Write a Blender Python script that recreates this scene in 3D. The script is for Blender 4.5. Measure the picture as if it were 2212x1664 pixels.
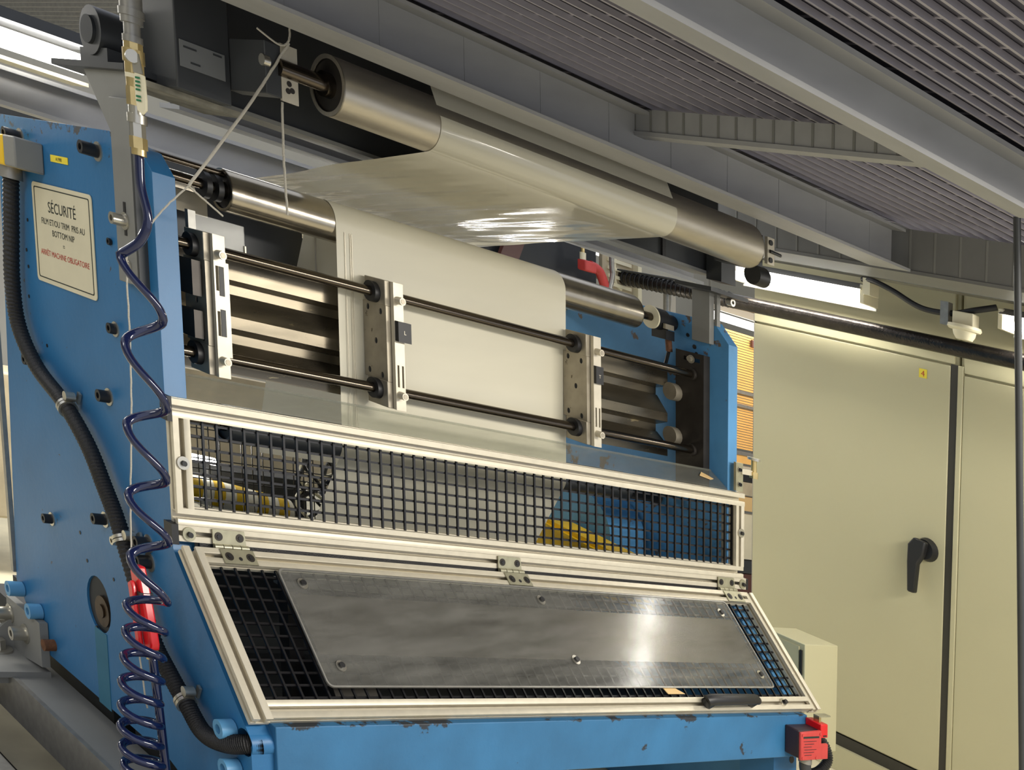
import bpy, math, random
from mathutils import Vector, Matrix
from mathutils.geometry import tessellate_polygon
random.seed(7)
for o in list(bpy.data.objects): bpy.data.objects.remove(o)
C = bpy.context.scene.collection
SC = bpy.context.scene
K = 1.385
# sheared axes fitted to image vanishing points: x along the rollers, y into the machine, z up (skew put in to absorb the image's perspective warp, not quite square)
S = Matrix(((0.9908669, -0.0315823, -0.1310927), (-0.0315823, 0.9975650, 0.0621829), (-0.1310927, 0.0621829, 0.9894180))) * K
def W(p): return S @ Vector(p)

# ---------------------------------------------------------------- camera, world, lights, exposure
cam = bpy.data.cameras.new('camera'); co = bpy.data.objects.new('camera', cam); C.objects.link(co)
cam.sensor_width = 36; cam.lens = 43.94; cam.clip_start = .05; cam.clip_end = 60
r0 = Vector((0.7374746, -0.6642897, 0.1218625)); r1 = Vector((0.0262723, -0.1520831, -0.9880185)); r2 = Vector((0.6748637, 0.7318401, -0.0947050))
mw = Matrix((r0, -r1, -r2)).transposed().to_4x4(); mw.translation = Vector((-1.2326756, -2.3694929, 0.3592419)) * K
co.matrix_world = mw
SC.camera = co
wd = bpy.data.worlds.new('hall'); SC.world = wd; wd.use_nodes = True
bgn = wd.node_tree.nodes['Background']; bgn.inputs[0].default_value = (.86, .90, 1.0, 1); bgn.inputs[1].default_value = .75
SC.view_settings.view_transform = 'Standard'; SC.view_settings.look = 'None'; SC.view_settings.gamma = 1; SC.view_settings.use_curve_mapping = False
SC.view_settings.exposure = 0.32
def area(name, p, target, sx, sy, power, col=(1, .96, .88)):
    l = bpy.data.lights.new(name, 'AREA'); l.shape = 'RECTANGLE'; l.size = sx; l.size_y = sy; l.energy = power; l.color = col
    o = bpy.data.objects.new(name, l); C.objects.link(o); o.location = W(p)
    d = W(target) - W(p)
    # long side of the lamp stays along the hall's x direction
    z = -d.normalized(); x = (S @ Vector((1, 0, 0))); x = (x - z * x.dot(z)).normalized(); y = z.cross(x)
    m = Matrix((x, y, z)).transposed().to_4x4(); m.translation = W(p); o.matrix_world = m
    return o
area('fill_front', (1.7, -2.9, 1.25), (1.1, 0, -.1), 3.0, .5, 140, (1, .945, .84))  # unseen fill light added in front to brighten guards and film
area('fill_left', (-2.6, -.6, 1.5), (.2, .2, 0), 1.6, .6, 30)  # fill light added for the near plate, no fitting there
area('fill_back', (.9, 2.0, .78), (.9, 1.7, -.9), 3.0, .5, 90)  # fill light added behind the machine for its interior and the film
area('fill_cabinets', (1.6, -1.7, .7), (3.15, .1, -.6), .8, .3, 5, (1, .93, .8))  # extra unseen fill added for the cabinet doors
area('office_lamp', (4.6, 1.3, .7), (4.4, 2.2, 0), .8, .3, 12, (1, .8, .55))

# ---------------------------------------------------------------- materials
def lin(c): return tuple(((v / 12.92) if v <= .04045 else ((v + .055) / 1.055) ** 2.4) for v in c)
def rgb(r, g, b): return lin((r / 255, g / 255, b / 255)) + (1,)
def mat(name, col, rough=.5, metal=0, var=.0, vs=8, bump=0, bs=60, wear=None, wt=.62, ws=14, coat=0, stretch=None, trans=0, alpha=1, emis=None, es=0, rv=0, spec=None):
    m = bpy.data.materials.new(name); m.use_nodes = True; nt = m.node_tree; N = nt.nodes; Lk = nt.links
    b = N['Principled BSDF']; b.inputs['Roughness'].default_value = rough; b.inputs['Metallic'].default_value = metal
    b.inputs['Base Color'].default_value = col
    if spec is not None: b.inputs['Specular IOR Level'].default_value = spec
    if coat: b.inputs['Coat Weight'].default_value = coat
    if trans: b.inputs['Transmission Weight'].default_value = trans
    if alpha < 1: b.inputs['Alpha'].default_value = alpha
    if emis: b.inputs['Emission Color'].default_value = emis; b.inputs['Emission Strength'].default_value = es
    tc = N.new('ShaderNodeTexCoord'); mp = N.new('ShaderNodeMapping'); Lk.new(tc.outputs['Object'], mp.inputs['Vector'])
    if stretch: mp.inputs['Scale'].default_value = stretch
    vec = mp.outputs['Vector']; colout = None
    if var:
        n = N.new('ShaderNodeTexNoise'); n.inputs['Scale'].default_value = vs; n.inputs['Detail'].default_value = 5; Lk.new(vec, n.inputs['Vector'])
        r = N.new('ShaderNodeMapRange'); r.inputs['From Min'].default_value = .3; r.inputs['From Max'].default_value = .7; r.inputs['To Min'].default_value = 1 - var; r.inputs['To Max'].default_value = 1 + var
        Lk.new(n.outputs['Fac'], r.inputs['Value'])
        x = N.new('ShaderNodeMix'); x.data_type = 'RGBA'; x.blend_type = 'MULTIPLY'; x.inputs['Factor'].default_value = 1
        x.inputs['A'].default_value = col; Lk.new(r.outputs['Result'], x.inputs['B']); colout = x.outputs['Result']
        if rv:
            q = N.new('ShaderNodeMapRange'); q.inputs['From Min'].default_value = .3; q.inputs['From Max'].default_value = .7; q.inputs['To Min'].default_value = rough - rv; q.inputs['To Max'].default_value = rough + rv
            Lk.new(n.outputs['Fac'], q.inputs['Value']); Lk.new(q.outputs['Result'], b.inputs['Roughness'])
    if wear:
        n = N.new('ShaderNodeTexNoise'); n.inputs['Scale'].default_value = ws; n.inputs['Detail'].default_value = 9; n.inputs['Roughness'].default_value = .65; Lk.new(vec, n.inputs['Vector'])
        r = N.new('ShaderNodeMapRange'); r.inputs['From Min'].default_value = wt; r.inputs['From Max'].default_value = wt + .025; Lk.new(n.outputs['Fac'], r.inputs['Value'])
        x = N.new('ShaderNodeMix'); x.data_type = 'RGBA'; Lk.new(r.outputs['Result'], x.inputs['Factor'])
        if colout: Lk.new(colout, x.inputs['A'])
        else: x.inputs['A'].default_value = col
        x.inputs['B'].default_value = wear; colout = x.outputs['Result']
    if colout: Lk.new(colout, b.inputs['Base Color'])
    if bump:
        n = N.new('ShaderNodeTexNoise'); n.inputs['Scale'].default_value = bs; n.inputs['Detail'].default_value = 4; Lk.new(vec, n.inputs['Vector'])
        u = N.new('ShaderNodeBump'); u.inputs['Strength'].default_value = bump; u.inputs['Distance'].default_value = .01; Lk.new(n.outputs['Fac'], u.inputs['Height']); Lk.new(u.outputs['Normal'], b.inputs['Normal'])
    return m
M = {}
M['blue'] = mat('blue_paint', rgb(40, 104, 152), .42, var=.10, vs=3, wear=rgb(60, 62, 66), wt=.68, ws=18, bump=.08, bs=40)
M['bluew'] = mat('worn_blue_paint', rgb(76, 136, 184), .5, var=.12, vs=5, wear=rgb(98, 86, 76), wt=.62, ws=7, bump=.1, bs=40)
M['bluebeam'] = mat('chipped_blue_paint', rgb(46, 104, 146), .5, var=.14, vs=5, wear=rgb(40, 46, 54), wt=.68, ws=7, bump=.1, bs=40)
M['bluebolt'] = mat('blue_painted_steel', rgb(92, 150, 190), .4)
M['alu'] = mat('anodised_aluminium', rgb(206, 198, 178), .42, .35, var=.05, vs=30, wear=rgb(110, 104, 92), wt=.73, ws=30)
M['aluslot'] = mat('aluminium_slot', rgb(120, 115, 104), .5, .4, var=.2, vs=40)
M['black'] = mat('black_plastic', rgb(26, 26, 28), .45)
M['mesh'] = mat('black_coated_wire', rgb(16, 15, 18), .35)
M['steel'] = mat('polished_roller_steel', rgb(176, 168, 152), .22, .92, var=.05, vs=4, stretch=(6, 1, 1), rv=.03)
M['satin'] = mat('satin_roller_steel', rgb(190, 182, 166), .36, .8, var=.06, vs=5, stretch=(2, 12, 12), bump=.04, bs=90)
M['brushed'] = mat('brushed_backing_steel', rgb(96, 89, 80), .25, .8, var=.14, vs=3, bump=.03, bs=200)
M['bronze'] = mat('oily_bronze', rgb(74, 60, 44), .35, .7, var=.3, vs=30)
M['rod'] = mat('dark_polished_rod', rgb(92, 84, 74), .2, .95)
M['plate'] = mat('machined_steel_plate', rgb(158, 150, 134), .42, .55, var=.15, vs=14, wear=rgb(96, 88, 74), wt=.66, ws=16)
M['lightplate'] = mat('bright_machined_plate', rgb(205, 197, 178), .4, .4, var=.08, vs=20)
M['dsteel'] = mat('dark_steel', rgb(62, 58, 54), .42, .6, var=.2, vs=12)
M['corr'] = mat('ribbed_aluminium', rgb(122, 114, 98), .3, .85, var=.16, vs=4, stretch=(1, 5, 5), wear=rgb(196, 180, 140), wt=.66, ws=6, rv=.06)
M['film'] = mat('plastic_film', rgb(226, 220, 198), .17, 0, var=.03, vs=4, bump=.05, bs=3, stretch=(.6, 3, 3), coat=.3)
M['grey'] = mat('grey_structural_paint', rgb(126, 126, 122), .5, .05, var=.06, vs=4)
M['beamgrey'] = mat('beam_grey_paint', rgb(160, 160, 160), .5, .05, var=.07, vs=4, stretch=(1, 3, 3))
M['dgrey'] = mat('dark_grey_paint', rgb(58, 60, 62), .45, .2, var=.1, vs=6)
M['galv'] = mat('galvanised_steel', rgb(150, 148, 142), .38, .6, var=.12, vs=30)
M['grating'] = mat('grating_steel', rgb(176, 172, 182), .5, .4, var=.08, vs=10)
M['deck'] = mat('dark_deck', rgb(86, 84, 96), .7, var=.12, vs=9)
M['cab'] = mat('cabinet_enamel', rgb(184, 178, 144), .42, var=.02, vs=2, bump=.02, bs=300)
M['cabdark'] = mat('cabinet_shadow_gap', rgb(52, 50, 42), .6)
M['brass'] = mat('brass', rgb(206, 184, 130), .3, .85, var=.1, vs=20)
M['chrome'] = mat('zinc_plated_steel', rgb(190, 186, 174), .28, .85)
M['hinge'] = mat('zinc_hinge', rgb(168, 164, 140), .38, .6, var=.12, vs=30)
M['hose'] = mat('navy_polyurethane', rgb(14, 24, 62), .14, coat=.6)
M['rubber'] = mat('black_rubber', rgb(24, 23, 24), .5, bump=.3, bs=300)
M['red'] = mat('red_plastic', rgb(206, 22, 30), .3, coat=.3)
M['switchred'] = mat('faded_red_plastic', rgb(190, 62, 58), .5, var=.08, vs=30)
M['switchdark'] = mat('switch_side', rgb(40, 26, 36), .5)
M['string'] = mat('white_string', rgb(196, 190, 176), .8, bump=.6, bs=400)
M['paper'] = mat('laminated_paper', rgb(214, 206, 178), .32, var=.04, vs=8)
M['black_ink'] = mat('black_ink', rgb(34, 40, 34), .6)
M['red_ink'] = mat('red_ink', rgb(178, 50, 40), .6)
M['green_ink'] = mat('green_ink', rgb(30, 110, 70), .6)
M['yellow'] = mat('yellow_plastic', rgb(226, 184, 20), .4, var=.05, vs=6, wear=rgb(120, 90, 30), wt=.72, ws=14)
M['label'] = mat('yellow_label', rgb(228, 208, 60), .5)
M['silverlabel'] = mat('silver_label', rgb(120, 122, 122), .45, .2)
M['dirt'] = mat('dusty_grey', rgb(134, 130, 116), .8, var=.35, vs=16)
M['cream'] = mat('cream_plastic', rgb(226, 218, 188), .4)
M['housing'] = mat('lamp_housing', rgb(150, 148, 140), .4, .2)
M['floor'] = mat('pale_floor_tiles', rgb(206, 198, 172), .5, var=.14, vs=5)
M['wall'] = mat('grey_wall', rgb(150, 148, 138), .7, var=.06, vs=2)
M['orange'] = mat('warm_blind_slats', rgb(226, 178, 104), .45, var=.05, vs=9)
M['tan'] = mat('tan_scrap', rgb(206, 174, 120), .6)
M['rust'] = mat('rusty_steel', rgb(98, 62, 36), .75, var=.35, vs=60, bump=.3)
M['brown'] = mat('brown_red_steel', rgb(88, 52, 44), .5)
M['darkroller'] = mat('dark_rubber_roller', rgb(84, 88, 92), .35, .3)
M['inner'] = mat('machine_interior', rgb(30, 34, 38), .6)
M['beigepanel'] = mat('beige_panel', rgb(176, 164, 138), .5, var=.2, vs=6)
M['tube'] = mat('lit_tube', (1, 1, 1, 1), emis=(1, .97, .92, 1), es=9)
M['tubework'] = mat('lit_work_tube', (1, 1, 1, 1), emis=(1, .96, .9, 1), es=30)
M['whiteroll'] = mat('white_roll_wrap', rgb(240, 234, 214), .4)
M['tubefar'] = mat('lit_tube_far', (1, 1, 1, 1), emis=(1, .98, .94, 1), es=6)
M['tubeaisle'] = mat('lit_tube_aisle', (1, 1, 1, 1), emis=(1, .97, .92, 1), es=30)
def top_wear(m, z0, z1, amt):
    nt = m.node_tree; N = nt.nodes; Lk = nt.links; tc = N.new('ShaderNodeTexCoord'); dt = N.new('ShaderNodeVectorMath'); dt.operation = 'DOT_PRODUCT'; dt.inputs[1].default_value = (.1323, -.0587, 1); Lk.new(tc.outputs['Object'], dt.inputs[0])
    r = N.new('ShaderNodeMapRange'); r.inputs['From Min'].default_value = z0; r.inputs['From Max'].default_value = z1; r.inputs['To Max'].default_value = amt; Lk.new(dt.outputs['Value'], r.inputs['Value'])
    for n in list(N):
        if n.type == 'MAP_RANGE' and n is not r and abs(n.inputs['From Max'].default_value - n.inputs['From Min'].default_value - .025) < 1e-4:
            src = n.inputs['Value'].links[0].from_socket; a = N.new('ShaderNodeMath'); a.operation = 'ADD'; Lk.new(src, a.inputs[0]); Lk.new(r.outputs['Result'], a.inputs[1]); Lk.new(a.outputs[0], n.inputs['Value'])
top_wear(M['blue'], 1.72, 1.93, .22); top_wear(M['bluebeam'], .150, .178, .20)
def film_mat():
    m = M['film']; nt = m.node_tree; N = nt.nodes; Lk = nt.links; out = N['Material Output']; b = N['Principled BSDF']; b.inputs['Coat Weight'].default_value = .8; b.inputs['Coat Roughness'].default_value = .05
    tr = N.new('ShaderNodeBsdfTranslucent'); tr.inputs[0].default_value = rgb(215, 214, 204); mx = N.new('ShaderNodeMixShader'); mx.inputs[0].default_value = .2
    Lk.new(b.outputs[0], mx.inputs[1]); Lk.new(tr.outputs[0], mx.inputs[2]); Lk.new(mx.outputs[0], out.inputs[0])
    f = m.copy(); f.name = 'plastic_film_hanging'; M['filmfront'] = f; q = f.node_tree.nodes['Principled BSDF']; q.inputs['Coat Weight'].default_value = 0; q.inputs['Roughness'].default_value = .38
film_mat()
def acryl(name, tint, op, rough, scr):
    m = bpy.data.materials.new(name); m.use_nodes = True; nt = m.node_tree; N = nt.nodes; Lk = nt.links
    for n in list(N): N.remove(n)
    out = N.new('ShaderNodeOutputMaterial'); tr = N.new('ShaderNodeBsdfTransparent'); tr.inputs[0].default_value = (.93, .94, .92, 1)
    pb = N.new('ShaderNodeBsdfPrincipled'); pb.inputs['Base Color'].default_value = tint; pb.inputs['Roughness'].default_value = rough; pb.inputs['Specular IOR Level'].default_value = .9
    mx = N.new('ShaderNodeMixShader'); tc = N.new('ShaderNodeTexCoord'); mp = N.new('ShaderNodeMapping'); mp.inputs['Scale'].default_value = (1, 5, 5); Lk.new(tc.outputs['Object'], mp.inputs['Vector'])
    n = N.new('ShaderNodeTexNoise'); n.inputs['Scale'].default_value = 3; n.inputs['Detail'].default_value = 10; n.inputs['Roughness'].default_value = .7; Lk.new(mp.outputs['Vector'], n.inputs['Vector'])
    r = N.new('ShaderNodeMapRange'); r.inputs['From Min'].default_value = .3; r.inputs['From Max'].default_value = .7; r.inputs['To Min'].default_value = op - scr; r.inputs['To Max'].default_value = op + scr
    Lk.new(n.outputs['Fac'], r.inputs['Value'])
    fr = N.new('ShaderNodeLayerWeight'); fr.inputs['Blend'].default_value = .5
    ad = N.new('ShaderNodeMath'); ad.operation = 'MAXIMUM'; Lk.new(r.outputs['Result'], ad.inputs[0]); pw = N.new('ShaderNodeMath'); pw.operation = 'POWER'; pw.inputs[1].default_value = 4; Lk.new(fr.outputs['Facing'], pw.inputs[0]); Lk.new(pw.outputs[0], ad.inputs[1])
    Lk.new(ad.outputs[0], mx.inputs[0]); Lk.new(tr.outputs[0], mx.inputs[1]); Lk.new(pb.outputs[0], mx.inputs[2]); Lk.new(mx.outputs[0], out.inputs[0])
    return m
M['acrylic'] = acryl('scratched_acrylic', rgb(150, 148, 142), .20, .13, .12)
M['clear'] = acryl('clear_polycarbonate', rgb(150, 148, 138), .16, .16, .06)

# ---------------------------------------------------------------- mesh helpers (coordinates along the sheared axes, read off image pixels)
ORG = {}
def orig(o): return ORG.get(o.name, Vector((0, 0, 0)))
class MB:
    def __init__(s): s.v = []; s.f = []
    def add(s, vs, fs):
        n = len(s.v); s.v += [Vector(v) for v in vs]; s.f += [tuple(i + n for i in f) for f in fs]; return s
    def box(s, x0, x1, y0, y1, z0, z1):
        return s.add([(x, y, z) for x in (x0, x1) for y in (y0, y1) for z in (z0, z1)], [(0, 1, 3, 2), (4, 6, 7, 5), (0, 4, 5, 1), (2, 3, 7, 6), (0, 2, 6, 4), (1, 5, 7, 3)])
    def obox(s, o, u, v, w):
        o, u, v, w = map(Vector, (o, u, v, w))
        P = [o + u * a + v * b + w * c for a in (0, 1) for b in (0, 1) for c in (0, 1)]
        return s.add(P, [(0, 1, 3, 2), (4, 6, 7, 5), (0, 4, 5, 1), (2, 3, 7, 6), (0, 2, 6, 4), (1, 5, 7, 3)])
    def prism(s, loops, d):
        # loops: outer polygon then holes (3-D points), extruded by d
        d = Vector(d); L = [[Vector(p) for p in l] for l in loops]; flat = [p for l in L for p in l]; n = len(flat)
        tris = tessellate_polygon(L); fs = [tuple(t) for t in tris] + [tuple(i + n for i in reversed(t)) for t in tris]
        k = 0
        for l in L:
            m = len(l)
            for i in range(m): fs.append((k + i, k + (i + 1) % m, n + k + (i + 1) % m, n + k + i))
            k += m
        return s.add(flat + [p + d for p in flat], fs)
    def cyl(s, a, b, r, n=20, r2=None, cap=True):
        a, b = Vector(a), Vector(b); r2 = r if r2 is None else r2; ax = (b - a).normalized()
        t = Vector((0, 0, 1)) if abs(ax.z) < .9 else Vector((1, 0, 0)); u = ax.cross(t).normalized(); v = ax.cross(u)
        vs = []
        for c, q in ((a, r), (b, r2)): vs += [c + (u * math.cos(2 * math.pi * i / n) + v * math.sin(2 * math.pi * i / n)) * q for i in range(n)]
        fs = [(i, (i + 1) % n, n + (i + 1) % n, n + i) for i in range(n)]
        if cap: fs += [tuple(reversed(range(n))), tuple(range(n, 2 * n))]
        return s.add(vs, fs)
    def tube(s, path, r, n=10, closed=False):
        P = [Vector(p) for p in path]; m = len(P); u = None; vs = []
        for i, p in enumerate(P):
            t = (P[min(i + 1, m - 1)] - P[max(i - 1, 0)]).normalized()
            if u is None:
                h = Vector((0, 0, 1)) if abs(t.z) < .9 else Vector((1, 0, 0)); u = t.cross(h).normalized()
            u = (u - t * u.dot(t)).normalized(); v = t.cross(u); q = r[i] if isinstance(r, (list, tuple)) else r
            vs += [p + (u * math.cos(2 * math.pi * k / n) + v * math.sin(2 * math.pi * k / n)) * q for k in range(n)]
        fs = [(i * n + k, i * n + (k + 1) % n, (i + 1) * n + (k + 1) % n, (i + 1) * n + k) for i in range(m - 1) for k in range(n)]
        fs += [tuple(reversed(range(n))), tuple(range((m - 1) * n, m * n))]
        return s.add(vs, fs)
    def sph(s, c, r, n=12, sx=1, sy=1, sz=1):
        c = Vector(c); vs = []; h = n // 2
        for i in range(1, h):
            a = math.pi * i / h
            vs += [c + Vector((sx * math.sin(a) * math.cos(2 * math.pi * k / n), sy * math.sin(a) * math.sin(2 * math.pi * k / n), sz * math.cos(a))) * r for k in range(n)]
        t = len(vs); vs += [c + Vector((0, 0, r * sz)), c - Vector((0, 0, r * sz))]
        fs = [(i * n + k, (i + 1) * n + k, (i + 1) * n + (k + 1) % n, i * n + (k + 1) % n) for i in range(h - 2) for k in range(n)]
        fs += [(t, k, (k + 1) % n) for k in range(n)] + [(t + 1, (h - 2) * n + (k + 1) % n, (h - 2) * n + k) for k in range(n)]
        return s.add(vs, fs)
    def build(s, name, m, parent=None, at=None, kind=None, label=None, cat=None, group=None, bevel=0, smooth=38, free=False):
        po = orig(parent) if parent else Vector((0, 0, 0))
        if at is None:
            if parent: at = po
            else:
                lo = [min(v[i] for v in s.v) for i in range(3)]; hi = [max(v[i] for v in s.v) for i in range(3)]
                at = Vector(((lo[0] + hi[0]) / 2, (lo[1] + hi[1]) / 2, lo[2]))
        at = Vector(at)
        me = bpy.data.meshes.new(name); me.from_pydata([W(v - at) for v in s.v], [], s.f); me.update()
        import bmesh
        bm = bmesh.new(); bm.from_mesh(me); bmesh.ops.recalc_face_normals(bm, faces=bm.faces); bm.to_mesh(me); bm.free()
        me.materials.append(m if not isinstance(m, str) else M[m])
        me.shade_smooth(); me.set_sharp_from_angle(angle=math.radians(smooth))
        o = bpy.data.objects.new(name, me); C.objects.link(o); ORG[o.name] = at
        if parent: o.parent = parent
        o.location = W(at - po)
        if bevel:
            b = o.modifiers.new('bevel', 'BEVEL'); b.width = bevel * K; b.segments = 2; b.limit_method = 'ANGLE'; b.angle_limit = math.radians(50)
        return tag(o, label, cat, group, kind)
def tag(o, label=None, cat=None, group=None, kind=None):
    if label: o['label'] = label
    if cat: o['category'] = cat
    if group: o['group'] = group
    if kind: o['kind'] = kind
    return o
def thing(name, label, cat, at, group=None, kind=None):
    o = bpy.data.objects.new(name, None); C.objects.link(o); o.empty_display_size = .05; o.location = W(at); ORG[o.name] = Vector(at)
    return tag(o, label, cat, group, kind)
def copy_tree(o, dp, label=None, parent=None):
    c = o.copy(); C.objects.link(c)
    if parent: c.parent = parent
    else:
        c.location = o.location + W(dp)
        if label: c['label'] = label
    ORG[c.name] = orig(o) + Vector(dp)
    for ch in list(o.children): copy_tree(ch, dp, parent=c)
    return c
def text(s, name, m, parent, o, u, v, size, ext=.0008, align='CENTER'):
    cu = bpy.data.curves.new('t', 'FONT'); cu.body = s; cu.size = size; cu.align_x = align; cu.resolution_u = 3
    to = bpy.data.objects.new('t', cu); C.objects.link(to); bpy.context.view_layer.update()
    me = to.evaluated_get(bpy.context.evaluated_depsgraph_get()).to_mesh()
    o, u, v = Vector(o), Vector(u), Vector(v); mb = MB(); mb.add([o + u * p.co.x + v * p.co.y for p in me.vertices], [tuple(p.vertices) for p in me.polygons])
    bpy.data.objects.remove(to); return mb.build(name, m, parent)
def ellipse(c, u, v, n=20): c, u, v = Vector(c), Vector(u), Vector(v); return [c + u * math.cos(2 * math.pi * i / n) + v * math.sin(2 * math.pi * i / n) for i in range(n)]
def ring(mb, c, ax, r1, r2, t, n=20):
    c, ax = Vector(c), Vector(ax).normalized(); h = Vector((0, 0, 1)) if abs(ax.z) < .9 else Vector((1, 0, 0)); u = ax.cross(h).normalized(); v = ax.cross(u)
    return mb.prism([ellipse(c, u * r1, v * r1, n), ellipse(c, u * r2, v * r2, n)], ax * t)
def spline(P, k=6):
    P = [Vector(p) for p in P]; out = []
    for i in range(len(P) - 1):
        a, b, c, d = P[max(i - 1, 0)], P[i], P[i + 1], P[min(i + 2, len(P) - 1)]
        for j in range(k):
            t = j / k; out.append(.5 * ((2 * b) + (c - a) * t + (2 * a - 5 * b + 4 * c - d) * t * t + (3 * b - a - 3 * c + d) * t ** 3))
    return out + [P[-1]]
def struct(mb, name, m, label=None, parent=None): return mb.build(name, m, parent, kind='structure', label=label)
def socket_bolt(parent, p, d, r=.011, h=.022, m='black', washer=True, name='bolt', label=None):
    p, d = Vector(p), Vector(d).normalized(); mb = MB(); ring(mb, p + d * .002, d, r, r * .5, h, 14); mb.cyl(p, p + d * (h * .55), r * .8, 12)
    b = mb.build(name, m, parent, at=p, label=label)
    if washer: MB().cyl(p, p + d * .003, r * 1.45, 16).build('washer', 'chrome' if m == 'black' else m, b, at=p)
    return b

# ---------------------------------------------------------------- the hall: floor, walls, mezzanine overhead
struct(MB().box(-7, 9, -6, 6, -1.21, -1.15), 'floor', 'floor')
struct(MB().box(-7, 9, 5.6, 5.8, -1.15, 2.4), 'wall_back', 'wall')
struct(MB().box(-7.2, -7, -6, 5.8, -1.15, 2.4), 'wall_left', 'wall')
struct(MB().box(8.8, 9, -6, 5.6, -1.15, 2.4), 'wall_right', 'wall')
ce = struct(MB().box(-.35, 3.6, -1.75, .28, .952, .97), 'ceiling', 'deck')
bar = MB().box(-.3, 1.03, -.0035, .0035, 0, .03)
def bars(x0, x1, ys):
    first = None
    for y in ys:
        if first is None: first = MB().box(x0, x1, y - .003, y + .003, .938, .950).build('grating_bar', 'grating', ce, at=(x0, y, .93)); fy = y
        else:
            c = first.copy(); C.objects.link(c); c.location = first.location + W((0, y - fy, 0))
bars(-.3, 3.55, [-.36 - .046 * i for i in range(18)])
bars(-.3, 3.55, [-1.24 - .036 * i for i in range(14)])
bars(-.3, .9, [.25 - .046 * i for i in range(11)])
xr = MB()
for i in range(24): xr.box(-.25 + i * .125, -.244 + i * .125, -1.7, .25, .95, .956)
xr.build('grating_cross_rods', 'grating', ce, kind='stuff')
def ibeam(name, label, x0, x1, yc, z0, z1, lw, tw, m='beamgrey', tf=.012, extra=None):
    t = thing(name, label, 'beam', ((x0 + x1) / 2, yc, z0))
    MB().box(x0, x1, yc - .004, yc + .004, z0 + tf, z1 - tf).build('web', m, t)
    MB().box(x0, x1, yc - lw, yc + lw, z0, z0 + tf).build('lower_flange', m, t)
    MB().box(x0, x1, yc - tw, yc + tw, z1 - tf, z1).build('upper_flange', m, t)
    return t
bA = ibeam('steel_beam', 'grey steel beam running just above the upper roller and film', -.5, 2.2, -.33, .804, .925, .068, .05, tf=.008)
for x in (-.2, .1, .32, .54, .76, .98, 1.2, 1.42, 1.64, 1.86, 2.08): MB().box(x, x + .004, -.3352, -.334, .812, .917).build('stiffener', 'beamgrey', bA)
ibeam('steel_beam', 'large grey steel beam crossing the top right corner', -.4, 1.33, -1.18, .836, .930, .030, .055, tf=.010)
M['darkbeam'] = mat('dark_beam_paint', rgb(112, 112, 110), .5, var=.06, vs=4)
def ybeam(name, label, x, y0, y1, z0, z1, fw, ribs, m='beamgrey'):
    t = thing(name, label, 'beam', (x, (y0 + y1) / 2, z0))
    MB().box(x - .004, x + .004, y0, y1, z0 + .01, z1).build('web', m, t)
    MB().box(x - .008, x + fw, y0, y1, z0, z0 + .01).build('lower_flange', m, t)
    for k in range(ribs):
        y = y0 + (k + .5) * (y1 - y0) / ribs
        MB().box(x - .0058, x, y - .003, y + .003, z0 + .012, z1 - .002).build('rib', 'grey', t)
ybeam('cross_beam', 'short grey ribbed cross beam joining the two long overhead beams', 1.075, -1.15, -.26, .868, .93, .03, 18)
ybeam('cross_beam', 'deep dark cross beam above the cabinets at right', 2.22, -1.3, 1.4, .80, .93, .22, 34, 'darkbeam')
tag(MB().cyl((2.037, -.9, -1.149), (1.826, -.9, .93), .009, 14).build('post', 'dgrey'), 'thin dark vertical post at the far right edge', 'post')
# ---------------------------------------------------------------- near side plate of the machine
np_ = thing('side_plate', 'big blue side plate nearest the camera with the safety notice', 'machine plate', (0, .4, -.85))
PX = .052
out = [(.03, .462), (.083, .507), (.216, .531), (.83, .531), (.93, -.70), (.80, -.70), (.77, -.85), (.415, -.85), (.10, -.85), (-.256, -.93), (-.256, -.60), (.0, -.318), (.03, -.30)]
hole = [(.422 + .063 * math.cos(a), -.592 + .068 * math.sin(a)) for a in [2 * math.pi * i / 24 for i in range(24)]]
hole2 = [(-.232 + .03 * math.cos(a), -.652 + .028 * math.sin(a)) for a in [2 * math.pi * i / 16 for i in range(16)]]
hole3 = [(.815 + .03 * math.cos(a), -.708 + .03 * math.sin(a)) for a in [2 * math.pi * i / 14 for i in range(14)]]
out = [(.03, .462), (.083, .507), (.216, .531), (.83, .531), (.93, -.70), (.86, -.76), (.77, -.838), (.415, -.838), (.10, -.838), (-.256, -.93), (-.256, -.637), (.022, -.341), (.03, -.33)]
MB().prism([[(0, y, z) for y, z in l] for l in (out, hole, hole2)], (PX, 0, 0)).build('plate', 'blue', np_, bevel=.0015)
MB().cyl((.006, .422, -.592), (.03, .422, -.592), .0675, 28).build('hole_shade_disc', 'inner', np_)  # dark disc closes the hole, standing in for the shade inside
b = MB().cyl((-.002, .402, -.602), (.006, .402, -.602), .037, 24); b.cyl((-.006, .402, -.602), (-.002, .402, -.602), .016, 20); b.build('shaft_end', 'bronze', np_)
MB().box(-.0015, 0, .386, .45, -.845, -.655).build('drain_groove', mat('teal_groove', rgb(44, 104, 130), .6, var=.1), np_)
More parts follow.
